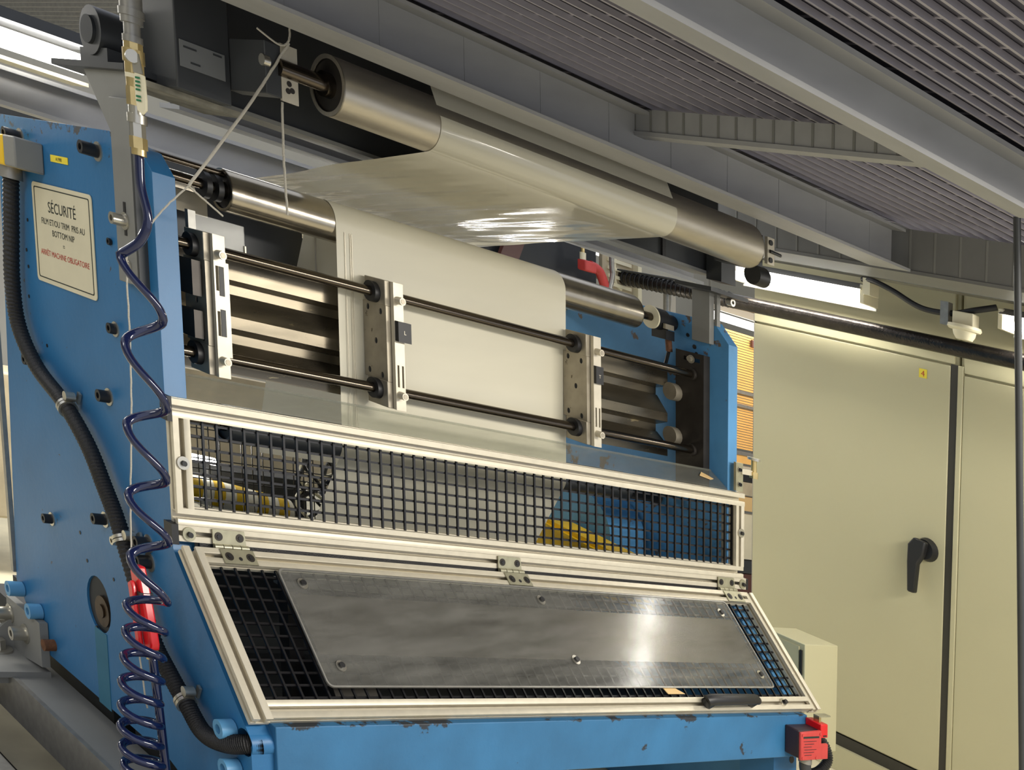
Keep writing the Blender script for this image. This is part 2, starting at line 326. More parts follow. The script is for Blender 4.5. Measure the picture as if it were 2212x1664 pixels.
for y, z, r, h, m in [(.696, .482, .015, .04, 'black'), (.274, .482, .015, .04, 'black'), (.237, .291, .008, .006, 'black'), (.24, .099, .012, .016, 'black'), (.294, -.064, .014, .026, 'black'), (.695, -.063, .014, .03, 'black'), (.663, -.455, .012, .022, 'black'),
                      (.354, -.365, .013, .03, 'black'), (.288, -.396, .010, .018, 'chrome'), (.14, -.355, .014, .032, 'black'), (.139, -.397, .015, .032, 'black'), (.889, -.713, .02, .04, 'bluebolt'), (.775, -.735, .02, .035, 'bluebolt'), (-.19, -.641, .02, .035, 'bluebolt'), (-.202, -.720, .02, .035, 'bluebolt')]:
    socket_bolt(np_, (0, y, z), (-1, 0, 0), r, h, m, washer=m == 'black' and r > .009)
MB().cyl((0, .704, -.799), (-.03, .704, -.799), .015, 18).build('bolt', 'rust', np_, label='rusty bolt')
for y, z in [(.686, .285), (.71, .095), (.70, .17), (.705, .21), (.17, .27), (.175, .40), (.33, -.50), (.44, -.655), (.47, -.50), (.62, -.01), (.5, -.44)]:
    MB().cyl((-.0012, y, z), (.002, y, z), .0045, 10).build('screw_hole', 'black', np_)
# notice and labels stuck on the plate
sg = thing('safety_notice', 'cream laminated notice headed SÉCURITÉ on the blue side plate', 'sign', (-.002, .48, .147))
def rr(y0, y1, z0, z1, r, x, n=5):
    L = []
    for cy, cz, a0 in ((y1 - r, z1 - r, 0), (y0 + r, z1 - r, 90), (y0 + r, z0 + r, 180), (y1 - r, z0 + r, 270)):
        L += [(x, cy + r * math.cos(math.radians(a0 + 90 * i / n)), cz + r * math.sin(math.radians(a0 + 90 * i / n))) for i in range(n + 1)]
    return L
MB().prism([rr(.318, .642, .147, .383, .012, -.001)], (-.002, 0, 0)).build('panel', 'paper', sg)
MB().prism([rr(.330, .630, .157, .373, .006, -.003), rr(.3335, .6265, .1595, .3705, .005, -.003)], (-.0005, 0, 0)).build('border', 'black_ink', sg)
for s_, z, sz, m in [('SÉCURITÉ', .318, .036, 'black_ink'), ('FILM ET/OU TRIM  PRIS AU', .288, .0205, 'black_ink'), ('BOTTOM NIP', .264, .0205, 'black_ink'), ('=', .240, .018, 'black_ink'), ('ARRÊT MACHINE OBLIGATOIRE', .214, .0188, 'red_ink')]:
    text(s_, 'lettering', m, sg, (-.0036, .478, z), (0, -.98, 0), (0, 0, 1.0), sz)
lb = thing('asset_label', 'small yellow number label above the notice', 'label', (-.001, .478, .44))
MB().box(-.002, -.0005, .431, .524, .439, .455).build('panel', 'label', lb)
text('A1998', 'lettering', 'black_ink', lb, (-.0026, .478, .4425), (0, -1, 0), (0, 0, 1), .012)
jb = thing('junction_box', 'yellow and grey junction box at the left edge with black conduit below', 'junction box', (-.05, .66, .40))
MB().box(-.07, 0, .565, .632, .403, .475).build('body', 'grey', jb, bevel=.004)
MB().box(-.07, 0, .632, .80, .403, .475).build('cover', 'yellow', jb, bevel=.004)
MB().cyl((-.035, .69, .375), (-.035, .69, .403), .03, 18).build('gland', 'galv', jb)
cp = [(-.03, .695, .391), (-.03, .715, .267), (-.03, .735, .129), (-.03, .715, .017), (-.03, .62, -.067), (-.03, .469, -.125), (-.03, .356, -.195), (-.03, .285, -.269), (-.03, .225, -.337), (-.03, .165, -.43), (-.03, .089, -.554), (-.03, .021, -.605), (-.03, -.054, -.648), (-.03, -.118, -.68), (-.022, -.19, -.672), (.0, -.235, -.655), (.03, -.245, -.652)]
cs = spline(cp, 24)
cd = thing('conduit', 'thick black ribbed conduit curving down the blue side plate', 'conduit', (-.03, .2, -.6))
MB().tube(cs, [.0205 if i % 2 else .018 for i in range(len(cs))], 12).build('hose', 'rubber', cd)
def clampring(i, nm, lab):
    t = thing(nm, lab, 'clamp', cs[i]); d = (cs[i + 1] - cs[i - 1]).normalized(); m = MB()
    for k in (-.008, .001): ring(m, cs[i] + d * k, d, .0245, .0195, .007, 20)
    m.build('band', 'chrome', t); s = d.cross(Vector((1, 0, 0))).normalized(); s = s if s.y < 0 else -s
    MB().cyl(cs[i] + s * .034 + Vector((.012, 0, 0)), cs[i] + s * .034 - Vector((.012, 0, 0)), .011, 14).build('screw', 'chrome', t); MB().obox(cs[i] + s * .018 - d * .006 + Vector((.02, 0, 0)), s * .03, d * .012, (.006, 0, 0)).build('ear', 'chrome', t)
clampring(int(24 * 5.1), 'hose_clamp', 'zinc hose clamp on the black conduit at mid height of the plate')
clampring(int(24 * 8.4), 'hose_clamp', 'zinc hose clamp on the black conduit just above the red blow gun')
clampring(int(24 * 11.9), 'hose_clamp', 'zinc hose clamp on the black conduit near its lower bend')
# mounting bracket and leg channel at lower left
fb = thing('foot_bracket', 'grey steel foot bracket bolted at lower left of the side plate', 'bracket', (-.03, .85, -.89))
MB().prism([[(-.002, y, z) for y, z in [(.95, -.752), (.93, -.752), (.735, -.752), (.735, -.765), (.735, -.87), (.96, -.90)]]], (-.022, 0, 0)).build('upright', 'grey', fb)
MB().box(-.16, 0, .74, 1.08, -.90, -.885).build('base', 'grey', fb); MB().box(-.19, .0, .765, 1.1, -.925, -.903).build('pad', 'grey', fb)
MB().prism([[(-.024, y, -.885 + q) for y, q in []] or [(-.024, .93, -.885), (-.12, .93, -.885), (-.024, .93, -.80)]], (0, -.012, 0)).build('gusset', 'grey', fb)
for y, z in [(.83, -.815), (.93, -.795)]: socket_bolt(fb, (-.024, y, z), (-1, 0, 0), .018, .038, 'chrome')
t = MB().cyl((-.075, .90, -.885), (-.075, .90, -.880), .038, 20).build('washer', 'chrome', fb); MB().cyl((-.075, .90, -.88), (-.075, .90, -.855), .021, 6).build('hex_bolt', 'chrome', fb)
ch = thing('steel_channel', 'grey steel channel carrying the side plate, running to lower centre', 'channel', (-.1, .3, -1.0))
MB().box(-.092, .030, -.6, 1.4, -.915, -.90).build('top_web', 'grey', ch); MB().box(-.102, -.090, -.6, 1.4, -1.01, -.898).build('flange', 'galv', ch)
tag(MB().box(-.42, -.2, -.6, 1.6, -1.1, -1.03).build('steel_channel', 'galv', bevel=.004), 'second steel channel, lower, in the bottom left corner', 'channel')
# ---------------------------------------------------------------- far side plate
fp = thing('side_plate', 'blue side plate at the far end of the rollers, paint worn through in patches', 'machine plate', (1.92, .4, -.9))
fo = [(.03, .452), (.09, .512), (.80, .516), (.80, -1.149), (-.2, -1.149), (-.2, -.585), (.022, -.345), (.03, -.33)]
MB().prism([[(1.9, y, z) for y, z in fo]], (.044, 0, 0)).build('plate', 'bluew', fp, bevel=.0015)
MB().cyl((1.9, .128, .462), (1.894, .128, .462), .022, 22).build('bore', 'dgrey', fp); MB().cyl((1.893, .128, .462), (1.8935, .128, .462), .014, 22).build('bore_face', 'inner', fp)
for y, z, r in [(.163, .42, .007), (.19, .452, .006), (.155, .40, .005)]: MB().cyl((1.9, y, z), (1.897, y, z), r, 12).build('screw_hole', 'black', fp)
bk = thing('slotted_bracket', 'dark vertical bracket on the far plate with a slotted top hole', 'bracket', (1.885, .15, -.02))
sl = [(1.87, y, z) for y, z in [(.118, .372), (.182, .372), (.182, .384), (.118, .384)]]
MB().prism([[(1.87, .103, -.03), (1.87, .215, -.03), (1.87, .215, .40), (1.87, .103, .40)], sl], (.03, 0, 0)).build('plate', 'dsteel', bk)
ring(MB(), (1.868, .15, .378), (-1, 0, 0), .013, .007, .004).build('washer', 'chrome', bk); MB().cyl((1.87, .15, .378), (1.852, .15, .378), .008, 6).build('nut', 'chrome', bk)
for z in (.26, .12): MB().cyl((1.84, .215, z), (1.87, .215, z), .028, 16).build('spacer', 'plate', bk)
lt = thing('latch_plate', 'small bright steel plate with two black screws at the right end of the upper guard', 'plate', (1.925, .0, .02))
MB().box(1.905, 1.94, .003, .012, .005, .095).build('plate', 'hinge', lt)
for z in (.028, .074): socket_bolt(lt, (1.92, .003, z), (0, -1, 0), .006, .006)
kn = thing('spring_plunger', 'small brass spring plunger on an arm right of the far plate', 'plunger', (1.99, .0, .08))
MB().box(1.93, 2.0, -.002, .006, .062, .078).build('arm', 'alu', kn); MB().cyl((1.99, 0, .06), (1.99, 0, .115), .009, 14).build('stem', 'brass', kn); MB().cyl((1.99, 0, .112), (1.99, 0, .120), .02, 18).build('knob', 'chrome', kn); MB().cyl((1.99, 0, .055), (1.99, 0, .075), .015, 6).build('nut', 'brass', kn)

# ---------------------------------------------------------------- upright posts and the black cross beam
pn = thing('upright_post', 'grey upright flat bar bolted on the near blue plate', 'post', (-.015, .115, .21))
MB().box(-.022, 0, .075, .163, .215, .60).build('bar', 'grey', pn, bevel=.002); MB().box(-.022, -.0, .066, .075, .205, .58).build('web', 'dgrey', pn)
MB().prism([[(-.012, y, z) for y, z in [(.075, .50), (.075, .66), (.30, .66), (.155, .50)]]], (.012, 0, 0)).build('gusset', 'grey', pn)
MB().box(-.03, .06, .07, .42, .655, .668).build('top_plate', 'dgrey', pn)
s = socket_bolt(pn, (-.022, .118, .345), (-1, 0, 0), .013, .03, 'chrome'); socket_bolt(pn, (-.022, .115, .25), (-1, 0, 0), .011, .012, 'chrome')
MB().box(-.0235, -.022, .112, .122, .315, .385).build('slot', 'black', pn)
pb = thing('bearing_block', 'round black bearing housing above the grey upright post at left', 'bearing', (0, .24, .668))
MB().cyl((-.02, .235, .735), (.05, .235, .735), .052, 26).build('housing', 'dgrey', pb); MB().cyl((-.028, .235, .735), (-.02, .235, .735), .03, 24).build('bore', 'inner', pb)
MB().box(-.015, .045, .17, .30, .668, .70).build('foot', 'dgrey', pb)
pr = thing('upright_post', 'grey upright flat bar standing at the far blue plate', 'post', (1.9, .1, .45))
MB().box(1.875, 1.898, .085, .155, .44, .60).build('bar', 'grey', pr, bevel=.002); MB().box(1.898, 1.915, .075, .085, .50, .60).build('web', 'grey', pr)
MB().box(1.80, 1.98, .02, .16, .598, .61).build('top_plate', 'dgrey', pr)
socket_bolt(pr, (1.93, .06, .585), (0, -1, 0), .012, .02, 'chrome', False)
xb = thing('cross_beam', 'long black channel beam behind the upper roller', 'beam', (1, .05, .64))
MB().box(.171, 1.97, .13, .142, .664, .90).build('web', 'dgrey', xb); MB().box(.171, 1.97, .118, .23, .655, .664).build('flange', 'grey', xb)
MB().box(1.70, 1.715, .122, .13, .664, .80).build('stiffener', 'black', xb)
MB().box(1.90, 1.97, .06, .118, .64, .72).build('end_block', 'dgrey', xb)
bb = thing('motor_housing', 'black housing with a grey rating label at top left', 'housing', (.1, .05, .64))
MB().box(.044, .170, -.015, .16, .645, .945).build('body', 'dgrey', bb, bevel=.003); MB().box(.0, .22, .03, .19, .633, .645).build('dusty_base', 'dirt', bb)
lp = MB().box(.052, .155, -.0185, -.016, .692, .745).build('rating_label', 'silverlabel', bb)
for k, (x, z, w) in enumerate([(.128, .737, .02), (.075, .703, .022), (.06, .731, .03)]): MB().box(x, x + w, -.0192, -.0187, z, z + .004).build('printed_line', 'dgrey', bb)
gb = ibeam('steel_beam', 'grey beam passing behind the black housing and upper roller', 0.30, 2.3, .50, .652, .74, .05, .05, m='beamgrey')
# bearing bracket holding the upper roller
br = thing('roller_bracket', 'white edged block holding the left end of the upper roller', 'bracket', (.225, -.12, .675))
MB().box(.170, .207, -.15, .0, .680, .785).build('block', 'dgrey', br, bevel=.002); MB().box(.207, .247, -.15, -.144, .677, .791).build('face_plate', 'lightplate', br)
for x, z in [(.225, .715), (.232, .703), (.222, .70)]: MB().cyl((x, -.151, z), (x, -.1505, z), .006, 10).build('grease_spot', 'dsteel', br)
MB().cyl((.18, -.145, .745), (.165, -.145, .745), .012, 14).build('bolt', 'chrome', br)
b2 = thing('roller_bracket', 'notched bracket at the right end of the upper roller', 'bracket', (1.85, -.12, .70))
MB().box(1.79, 1.835, -.14, .0, .69, .79).build('block', 'dgrey', b2)
MB().prism([[(x, -.152, z) for x, z in [(1.842, .712), (1.875, .712), (1.875, .745), (1.858, .747), (1.858, .755), (1.875, .757), (1.875, .79), (1.842, .79)]]], (0, .01, 0)).build('notched_plate', 'lightplate', b2)
for z in (.725, .775): MB().cyl((1.855, -.156, z), (1.855, -.15, z), .008, 12).build('screw', 'black', b2)
MB().cyl((1.85, -.155, .75), (1.90, -.155, .748), .005, 10).build('pin', 'black', b2); MB().cyl((1.80, -.13, .67), (1.85, -.13, .67), .03, 18).build('stop', 'black', b2)

# ---------------------------------------------------------------- rollers
def roller(name, label, x0, x1, y, z, r, sx0, sx1, sr, m='steel', step=.006, n=64):
    t = thing(name, label, 'roller', ((x0 + x1) / 2, y, z))
    b = MB(); ring(b, (x0, y, z), (1, 0, 0), r, r * .82, .02, n); b.cyl((x0 + .012, y, z), (x1 - .012, y, z), r * .83, n); ring(b, (x1 - .02, y, z), (1, 0, 0), r, r * .82, .02, n)
    b = MB().cyl((x0, y, z), (x1, y, z), r, n, cap=False); ring(b, (x0, y, z), (1, 0, 0), r, r * .86, .003, n); ring(b, (x1 - .003, y, z), (1, 0, 0), r, r * .86, .003, n)
    b.build('shell', m, t)
    for q, d in ((x0, .006), (x1, -.006)): MB().cyl((q + d, y, z), (q + d * 2, y, z), r * .9, 32).build('end_disc', 'dsteel', t)
    MB().cyl((x0 - .012, y, z), (x0 + .01, y, z), r * .42, 24).build('bearing_cap', 'rod', t)
    MB().cyl((sx0, y, z), (sx1, y, z), sr, 20).build('shaft', 'rod', t)
    return t
roller('upper_roller', 'upper steel idler roller under the overhead beam', .318, 1.744, -.15, .742, .064, .20, 1.80, .018, 'satin')
ro = roller('middle_roller', 'polished steel roller where the film turns down behind the rods', .288, 1.705, .25, .478, .05, .04, 1.90, .013)
roller('lower_roller', 'dark roller behind the upper mesh guard', .26, 1.66, .252, -.075, .045, .05, 1.9, .015, 'darkroller')
tag(MB().cyl((.05, .25, .515), (.30, .25, .515), .008, 14).build('tie_bar', 'rod'), 'slim bright bar above the left shaft of the middle roller', 'bar')
for x in (.265, .235): MB().cyl((x, .25, .478), (x + .014, .25, .478), .032, 26).build('collar', 'black', ro)
cl = thing('shaft_coupling', 'black clamp on the middle roller shaft with white disc', 'coupling', (1.86, .25, .478))
MB().cyl((1.79, .25, .478), (1.796, .25, .478), .036, 32).build('disc', 'cream', cl); MB().cyl((1.80, .25, .478), (1.85, .25, .478), .034, 26).build('hub', 'black', cl); MB().cyl((1.85, .25, .478), (1.895, .25, .478), .024, 26).build('sleeve', 'black', cl)
MB().box(1.81, 1.85, .205, .215, .452, .468).build('screw_block', 'plate', cl); MB().box(1.83, 1.87, .22, .28, .42, .45).build('foot', 'black', cl)
sw = thing('sensor_cable', 'short dark cable hanging below the shaft coupling', 'cable', (1.88, .25, .37)); MB().tube(spline([(1.87, .25, .43), (1.88, .25, .40), (1.88, .26, .36), (1.885, .275, .33), (1.89, .29, .31)], 6), .006, 8).build('cable', 'black', sw); MB().cyl((1.875, .25, .43), (1.88, .25, .385), .011, 12).build('plug', 'rust', sw)

# ---------------------------------------------------------------- film web
FX0, FX1 = .573, 1.366
def sheet(prof, name, x0=FX0, x1=FX1, nx=36, wob=0, seed=1):
    P = prof; rnd = random.Random(seed); m = len(P); vs = []
    ph = [rnd.uniform(0, 6) for _ in range(6)]
    for i, (y, z, a) in enumerate(P):
        for k in range(nx + 1):
            x = x0 + (x1 - x0) * k / nx; d = 0
            if wob and a: d = wob * a * (math.sin(x * 38 + ph[0] + i * .16) + .5 * math.sin(x * 83 + ph[1] - i * .22) + .35 * math.sin(x * 141 + ph[2] + i * .5))
            vs.append((x, y, z + d))
    fs = [(i * (nx + 1) + k, i * (nx + 1) + k + 1, (i + 1) * (nx + 1) + k + 1, (i + 1) * (nx + 1) + k) for i in range(m - 1) for k in range(nx)]
    return MB().add(vs, fs)
def arc(y, z, r, a0, a1, n=12): return [(y + r * math.cos(math.radians(a0 + (a1 - a0) * i / n)), z + r * math.sin(math.radians(a0 + (a1 - a0) * i / n)), 0) for i in range(n + 1)]
def seg(p, q, n, amp=1): return [(p[0] + (q[0] - p[0]) * i / n, p[1] + (q[1] - p[1]) * i / n, amp * (math.sin(math.pi * (i / n) ** 1.6))) for i in range(1, n)]
fm = thing('film_web', 'pale plastic film running over the upper and middle rollers', 'film', (.97, .2, .4))
a1 = arc(-.15, .742, .0655, 170, 262); a2 = arc(.75, .475, .045, 82, -80)
p1 = [(-.118, .945, 0)] + [(-.118 + (a1[0][0] + .118) * i / 6, .945 + (a1[0][1] - .945) * i / 6, 0) for i in range(1, 6)] + a1 + seg(a1[-1], a2[0], 40) + a2
o = sheet(p1, 'web', nx=90, wob=.0032).build('upper_web', 'film', fm, smooth=80)
a3 = arc(.25, .478, .0515, 95, 180, 14); a4 = arc(.252, -.075, .0465, 180, 213, 5)
p2 = [(a2[-1][0], a2[-1][1], 0)] + a3 + seg(a3[-1], a4[0], 10, 0) + a4
d = (math.sin(math.radians(213)), 0); e = a4[-1]; p2 += [(e[0] + .27 * t / 6, e[1] - .44 * t / 6, 0) for t in range(1, 7)]
sheet(p2, 'web', nx=24)  .build('front_web', 'filmfront', fm, smooth=80)
fd = MB()
for x in (.596, .612, .617): fd.box(x, x + .0014, .1965, .1975, -.05, .46)
fd.build('edge_fold', 'lightplate', fm)
f2 = thing('film_web', 'darker film strand behind the ribbed extrusion', 'film', (.97, .45, .2))
sheet([(.33, .46, 0), (.385, .33, 0), (.55, .02, 0), (.62, -.2, 0)], 'web', nx=4).build('web', 'film', f2)
MB().box(.60, .603, .33, .335, .3, .45).build('edge_fold', 'lightplate', f2)
tag(MB().cyl((.05, .75, .475), (1.9, .75, .475), .044, 40).build('rear_roller', 'satin'), 'rear steel roller hidden behind the shiny film', 'roller')

# ---------------------------------------------------------------- rods, knife holders and the ribbed extrusion
for z, w in ((.332, 'upper'), (.092, 'lower')):
    t = thing('guide_rod', w + ' dark polished guide rod through the three slitter holders', 'rod', (.9, .148, z))
    MB().cyl((.052, .148, z), (1.872, .148, z), .0125, 26).build('rod', 'rod', t)
    ring(MB(), (1.858, .148, z), (1, 0, 0), .019, .0126, .012, 24).build('collar', 'dsteel', t)
def corr():
    fr, bk_ = .236, .285; Z = []
    z = .325; pts = [(fr, .325), (fr, .272), (bk_, .258), (bk_, .236), (bk_ - .006, .234), (fr, .186), (fr, .158), (bk_, .140), (bk_, .118), (bk_ - .006, .116), (fr, .083), (fr, .048)]
    return pts + [(.33, .048), (.33, .325)]
ex = thing('ribbed_extrusion', 'stained ribbed aluminium extrusion spanning behind the rods', 'extrusion', (.95, .28, .05))
MB().prism([[(.055, y, z) for y, z in corr()]], (1.80, 0, 0)).build('profile', 'corr', ex, smooth=15)
def holder(x, lab, slots):
    t = thing('slitter_holder', lab, 'holder', (x, .13, .05), group='slitter holders on the rods')
    def slot(y, z, a=.006, b=.008): return ellipse((x, y, z), (0, a, 0), (0, 0, b), 12)
    big = [(x, .108, .085 + .045), (x, .195, .125), (x, .195, .30), (x, .108, .30)]
    MB().prism([[(x - .004, .106, .118), (x - .004, .200, .118), (x - .004, .200, .305), (x - .004, .106, .305)], [Vector(p) - Vector((.004, 0, 0)) for p in slot(.180, .292)], [Vector(p) - Vector((.004, 0, 0)) for p in slot(.128, .288)], [Vector(p) - Vector((.004, 0, 0)) for p in slot(.150, .212)], [Vector(p) - Vector((.004, 0, 0)) for p in slot(.180, .134)], [Vector(p) - Vector((.004, 0, 0)) for p in slot(.128, .130)]], (.018, 0, 0)).build('side_plate', 'plate', t)
    MB().box(x - .001, x + .012, .107, .199, .119, .304).build('backing', 'inner', t)
    for z0, z1 in ((.052, .118), (.305, .368)):
        zc = .092 if z0 < .1 else .332
        MB().box(x - .006, x + .016, .106, .188, z0, z1).build('clamp_block', 'plate', t, bevel=.0015)
        ring(MB(), (x - .022, .148, zc), (1, 0, 0), .026, .0127, .017, 26).build('collar', 'black', t)
    q = [(x + .010, .104, .052), (x + .040, .104, .052), (x + .040, .104, .368), (x + .010, .104, .368)]
    def rect(a, b, c, d): return [(a, .104, c), (b, .104, c), (b, .104, d), (a, .104, d)]
    h = [rect(*r) for r in slots]
    MB().prism([q] + h, (0, -.012, 0)).build('front_bar', 'lightplate', t); MB().box(x + .012, x + .038, .1045, .112, .06, .36).build('slot_backing', 'black', t)
    for z in (.326, .091):
        k = MB().cyl((x + .022, .092, z), (x + .022, .070, z), .0095, 20).build('knob', 'lightplate', t, at=(x + .022, .08, z)); MB().cyl((x + .022, .0700, z), (x + .022, .0690, z), .0065, 16).build('knob_face', 'plate', k, at=(x + .022, .08, z))
    return t
h1 = holder(.158, 'left slitter holder next to the near blue plate, with dark blade cartridges', [(.172, .176 + .003, .245, .300), (.172, .179, .145, .200)])
for z0, z1 in ((.222, .30), (.128, .19)): MB().box(.128, .150, .118, .185, z0, z1).build('blade_cartridge', 'dsteel', h1)
MB().box(.198, .206, .094, .102, .10, .31).build('edge_strip', 'lightplate', h1)
for z0, z1 in ((.235, .30), (.145, .205)): MB().box(.180, .192, .0905, .0925, z0, z1).build('black_insert', 'black', h1)
h2 = holder(.652, 'middle slitter holder in front of the film, with a square black plate', [(.668, .674, .110, .165), (.682, .688, .110, .165)])
MB().box(.664, .704, .078, .092, .225, .275).build('black_plate', 'black', h2); text('L', 'lettering', 'lightplate', h2, (.684, .0775, .245), (1, 0, 0), (0, 0, 1), .014)
h3 = holder(1.358, 'right slitter holder beside the right edge of the film', [(1.374, 1.380, .110, .165), (1.388, 1.394, .110, .165)])
MB().box(1.368, 1.398, .082, .092, .235, .285).build('black_plate', 'black', h3); text('T', 'lettering', 'lightplate', h3, (1.383, .0815, .252), (1, 0, 0), (0, 0, 1), .014)
# clear inspection plate hanging at left between roller and rod
ip = thing('clear_plate', 'clear plastic plate under the left end of the middle roller', 'plate', (.27, .28, .34))
MB().box(.19, .335, .235, .239, .335, .405).build('pane', 'clear', ip); MB().box(.186, .205, .228, .242, .33, .41).build('end_clip', 'galv', ip); MB().box(.19, .337, .232, .240, .332, .336).build('edge_bottom', 'lightplate', ip); MB().box(.333, .337, .232, .240, .332, .36).build('edge_side', 'lightplate', ip)
tag(MB().box(.06, .62, .42, .43, .30, .46).build('screen', 'dgrey'), 'dark grey screen seen between middle roller and ribbed extrusion', 'panel')
tag(MB().box(.08, .30, .34, .36, .405, .455).build('rear_cross_bar', 'beigepanel'), 'beige bar behind the clear plastic plate', 'bar')
# ---------------------------------------------------------------- guards of slotted aluminium profile
def prof(o, L, u, w, n, d):
    # slotted bar: starts at o, runs along L, is w wide along unit u, d deep against outward normal n
    o, L, u, n = Vector(o), Vector(L), Vector(u), Vector(n)
    P = [(0, 0), (.05, -.0), (.33, 0), (.36, -.03), (.36, -.28), (.27, -.30), (.27, -.78), (.73, -.78), (.73, -.30), (.64, -.28), (.64, -.03), (.67, 0), (1, 0), (1, -.36), (.80, -.38), (.80, -.62), (1, -.64), (1, -1), (0, -1), (0, -.64), (.20, -.62), (.20, -.38), (0, -.36)]
    return MB().prism([[o + u * (a * w) + n * (b * d) for a, b in P]], L)
XE = 1.946
N0 = (0, -1, 0)
ug = thing('mesh_guard', 'upper upright guard of aluminium profile with black wire mesh', 'guard', (XE / 2, .014, -.243))
prof((0, 0, -.040), (XE, 0, 0), (0, 0, 1), .040, N0, .03).build('top_rail', 'alu', ug); prof((0, 0, -.270), (XE - .004, 0, 0), (0, 0, 1), .0365, N0, .03).build('bottom_rail', 'alu', ug)
prof((0, 0, -.2335), (0, 0, .1935), (1, 0, 0), .040, N0, .03).build('stile', 'alu', ug); prof((XE - .042, 0, -.2335), (0, 0, .1935), (1, 0, 0), .040, N0, .03).build('stile', 'alu', ug)
MB().box(-.012, .0, .0, .03, -.05, .003).build('corner_cap', 'black', ug)
def wires(mb, o, u, v, x0, x1, sx, d0, d1, sd, r=.0025):
    o, u, v = Vector(o), Vector(u), Vector(v); n = u.cross(v).normalized(); x = x0
    while x < x1: mb.obox(o + u * x + v * d0 - u * r, u * 2 * r, v * (d1 - d0), n * 2 * r); x += sx
    y = d0 + sd * .55
    while y < d1: mb.obox(o + u * x0 + v * y - v * r + n * 2 * r, u * (x1 - x0), v * 2 * r, n * 2 * r); y += sd
    return mb
wires(MB(), (0, .016, 0), (1, 0, 0), (0, 0, -1), .045, 1.905, .0338, .035, .24, .0275).build('wire_mesh', 'mesh', ug, kind='stuff')
for x, z in ((.018, -.135), (XE - .02, -.125)):
    w = MB().cyl((x, -.001, z), (x, -.004, z), .0145, 24).build('washer', 'chrome', ug); MB().cyl((x, -.004, z), (x, -.010, z), .006, 12).build('screw', 'black', w)
MB().box(1.868, 1.876, .02, .03, -.234, -.03).build('inner_strip', 'galv', ug)
mr = thing('fixed_rail', 'fixed aluminium rail between the upper guard and the sloping guard', 'rail', (XE / 2, .01, -.292))
prof((0, .002, -.3065), (XE + .012, 0, 0), (0, 0, 1), .0355, N0, .03).build('rail', 'alu', mr)
MB().box(.05, 1.9, .004, .012, -.335, -.3065).build('gap_shade_strip', 'rubber', mr); MB().box(-.016, 0, .0, .034, -.314, -.270).build('end_cap', 'black', mr); MB().box(XE + .012, XE + .02, .0, .03, -.306, -.272).build('end_cap', 'black', mr)  # black strip behind the gap below the rail stands in for shade
for x in (.024, XE - .008):
    w = MB().cyl((x, .001, -.289), (x, -.002, -.289), .0155, 24).build('washer', 'hinge', mr); MB().cyl((x, -.002, -.289), (x, -.009, -.289), .0062, 12).build('screw', 'black', mr)
SO = Vector((0, -.013, -.311)); SV = Vector((0, -.6846, -.7289)); SN = Vector((0, -.7289, .6846))
def sp(x, d, h=0): return SO + Vector((x, 0, 0)) + SV * d + SN * h
lg = thing('sloping_guard', 'sloping lower guard door of aluminium profile hinged along its top', 'guard', sp(XE / 2, .38))
XS = 1.972
prof(sp(0, 0), SV * .378, (1, 0, 0), .046, SN, .03).build('stile', 'alu', lg); prof(sp(XS - .042, 0), SV * .378, (1, 0, 0), .042, SN, .03).build('stile', 'alu', lg)
prof(sp(.046, 0), (XS - .088, 0, 0), SV, .035, SN, .03).build('top_rail', 'alu', lg); prof(sp(.046, .338), (XS - .088, 0, 0), SV, .038, SN, .03).build('bottom_rail', 'alu', lg)
wires(MB(), sp(0, 0, -.018), (1, 0, 0), SV, .05, 1.93, .0338, .035, .338, .0275).build('wire_mesh', 'mesh', lg, kind='stuff')
hb = MB(); hb.cyl(sp(1.44, .357, 0), sp(1.44, .357, .02), .016, 12); hb.cyl(sp(1.635, .357, 0), sp(1.635, .357, .02), .014, 12); hb.tube([sp(1.425, .357, .022), sp(1.44, .357, .030), sp(1.635, .357, .030), sp(1.65, .357, .022)], [.016, .0165, .0150, .013], 14)
hb.build('handle', 'black', lg)
ring(MB(), sp(1.795, .356, 0), SN, .011, .006, .006).build('washer', 'chrome', lg); MB().cyl(sp(1.80, .357, .0), sp(1.80, .357, .014), .0065, 12).build('screw', 'black', lg)
ap = thing('acrylic_panel', 'scratched clear acrylic sheet screwed over the sloping guard mesh', 'panel', sp(1, .31, .004))
def rrs(x0, x1, d0, d1, r, h, n=5):
    L = []
    for cx, cd_, a0 in ((x1 - r, d1 - r, 0), (x0 + r, d1 - r, 90), (x0 + r, d0 + r, 180), (x1 - r, d0 + r, 270)):
        L += [sp(cx + r * math.cos(math.radians(a0 + 90 * i / n)), cd_ + r * math.sin(math.radians(a0 + 90 * i / n)), h) for i in range(n + 1)]
    return L
MB().prism([rrs(.21, 1.79, .042, .313, .014, .004)], SN * .004).build('sheet', 'acrylic', ap)
MB().prism([rrs(.225, 1.775, .098, .238, .004, .0)], SN * .002).build('backing_plate', 'brushed', ap)
MB().prism([rrs(.2085, 1.7915, .0405, .3145, .015, .0035), rrs(.2125, 1.7875, .0445, .3105, .012, .0035)], SN * .0052).build('polished_edge', 'galv', ap)
for x, d in [(.258, .076), (.99, .078), (1.734, .081), (.263, .267), (1.004, .241), (1.753, .274)]:
    w = MB(); ring(w, sp(x, d, .008), SN, .0125, .006, .003, 20).build('washer', 'chrome', ap); MB().cyl(sp(x, d, .004), sp(x, d, .018), .0068, 12).build('screw', 'black', ap)
lf = MB().prism([[sp(1.30 + a, .33 - b, .001) for a, b in [(0, 0), (-.012, .022), (.0, .020), (.02, .017), (.04, .016), (.06, .006), (.07, 0)]]], SN * .002).build('film_scrap', 'tan'); tag(lf, 'tan scrap of film caught at the bottom of the sloping guard', 'scrap')
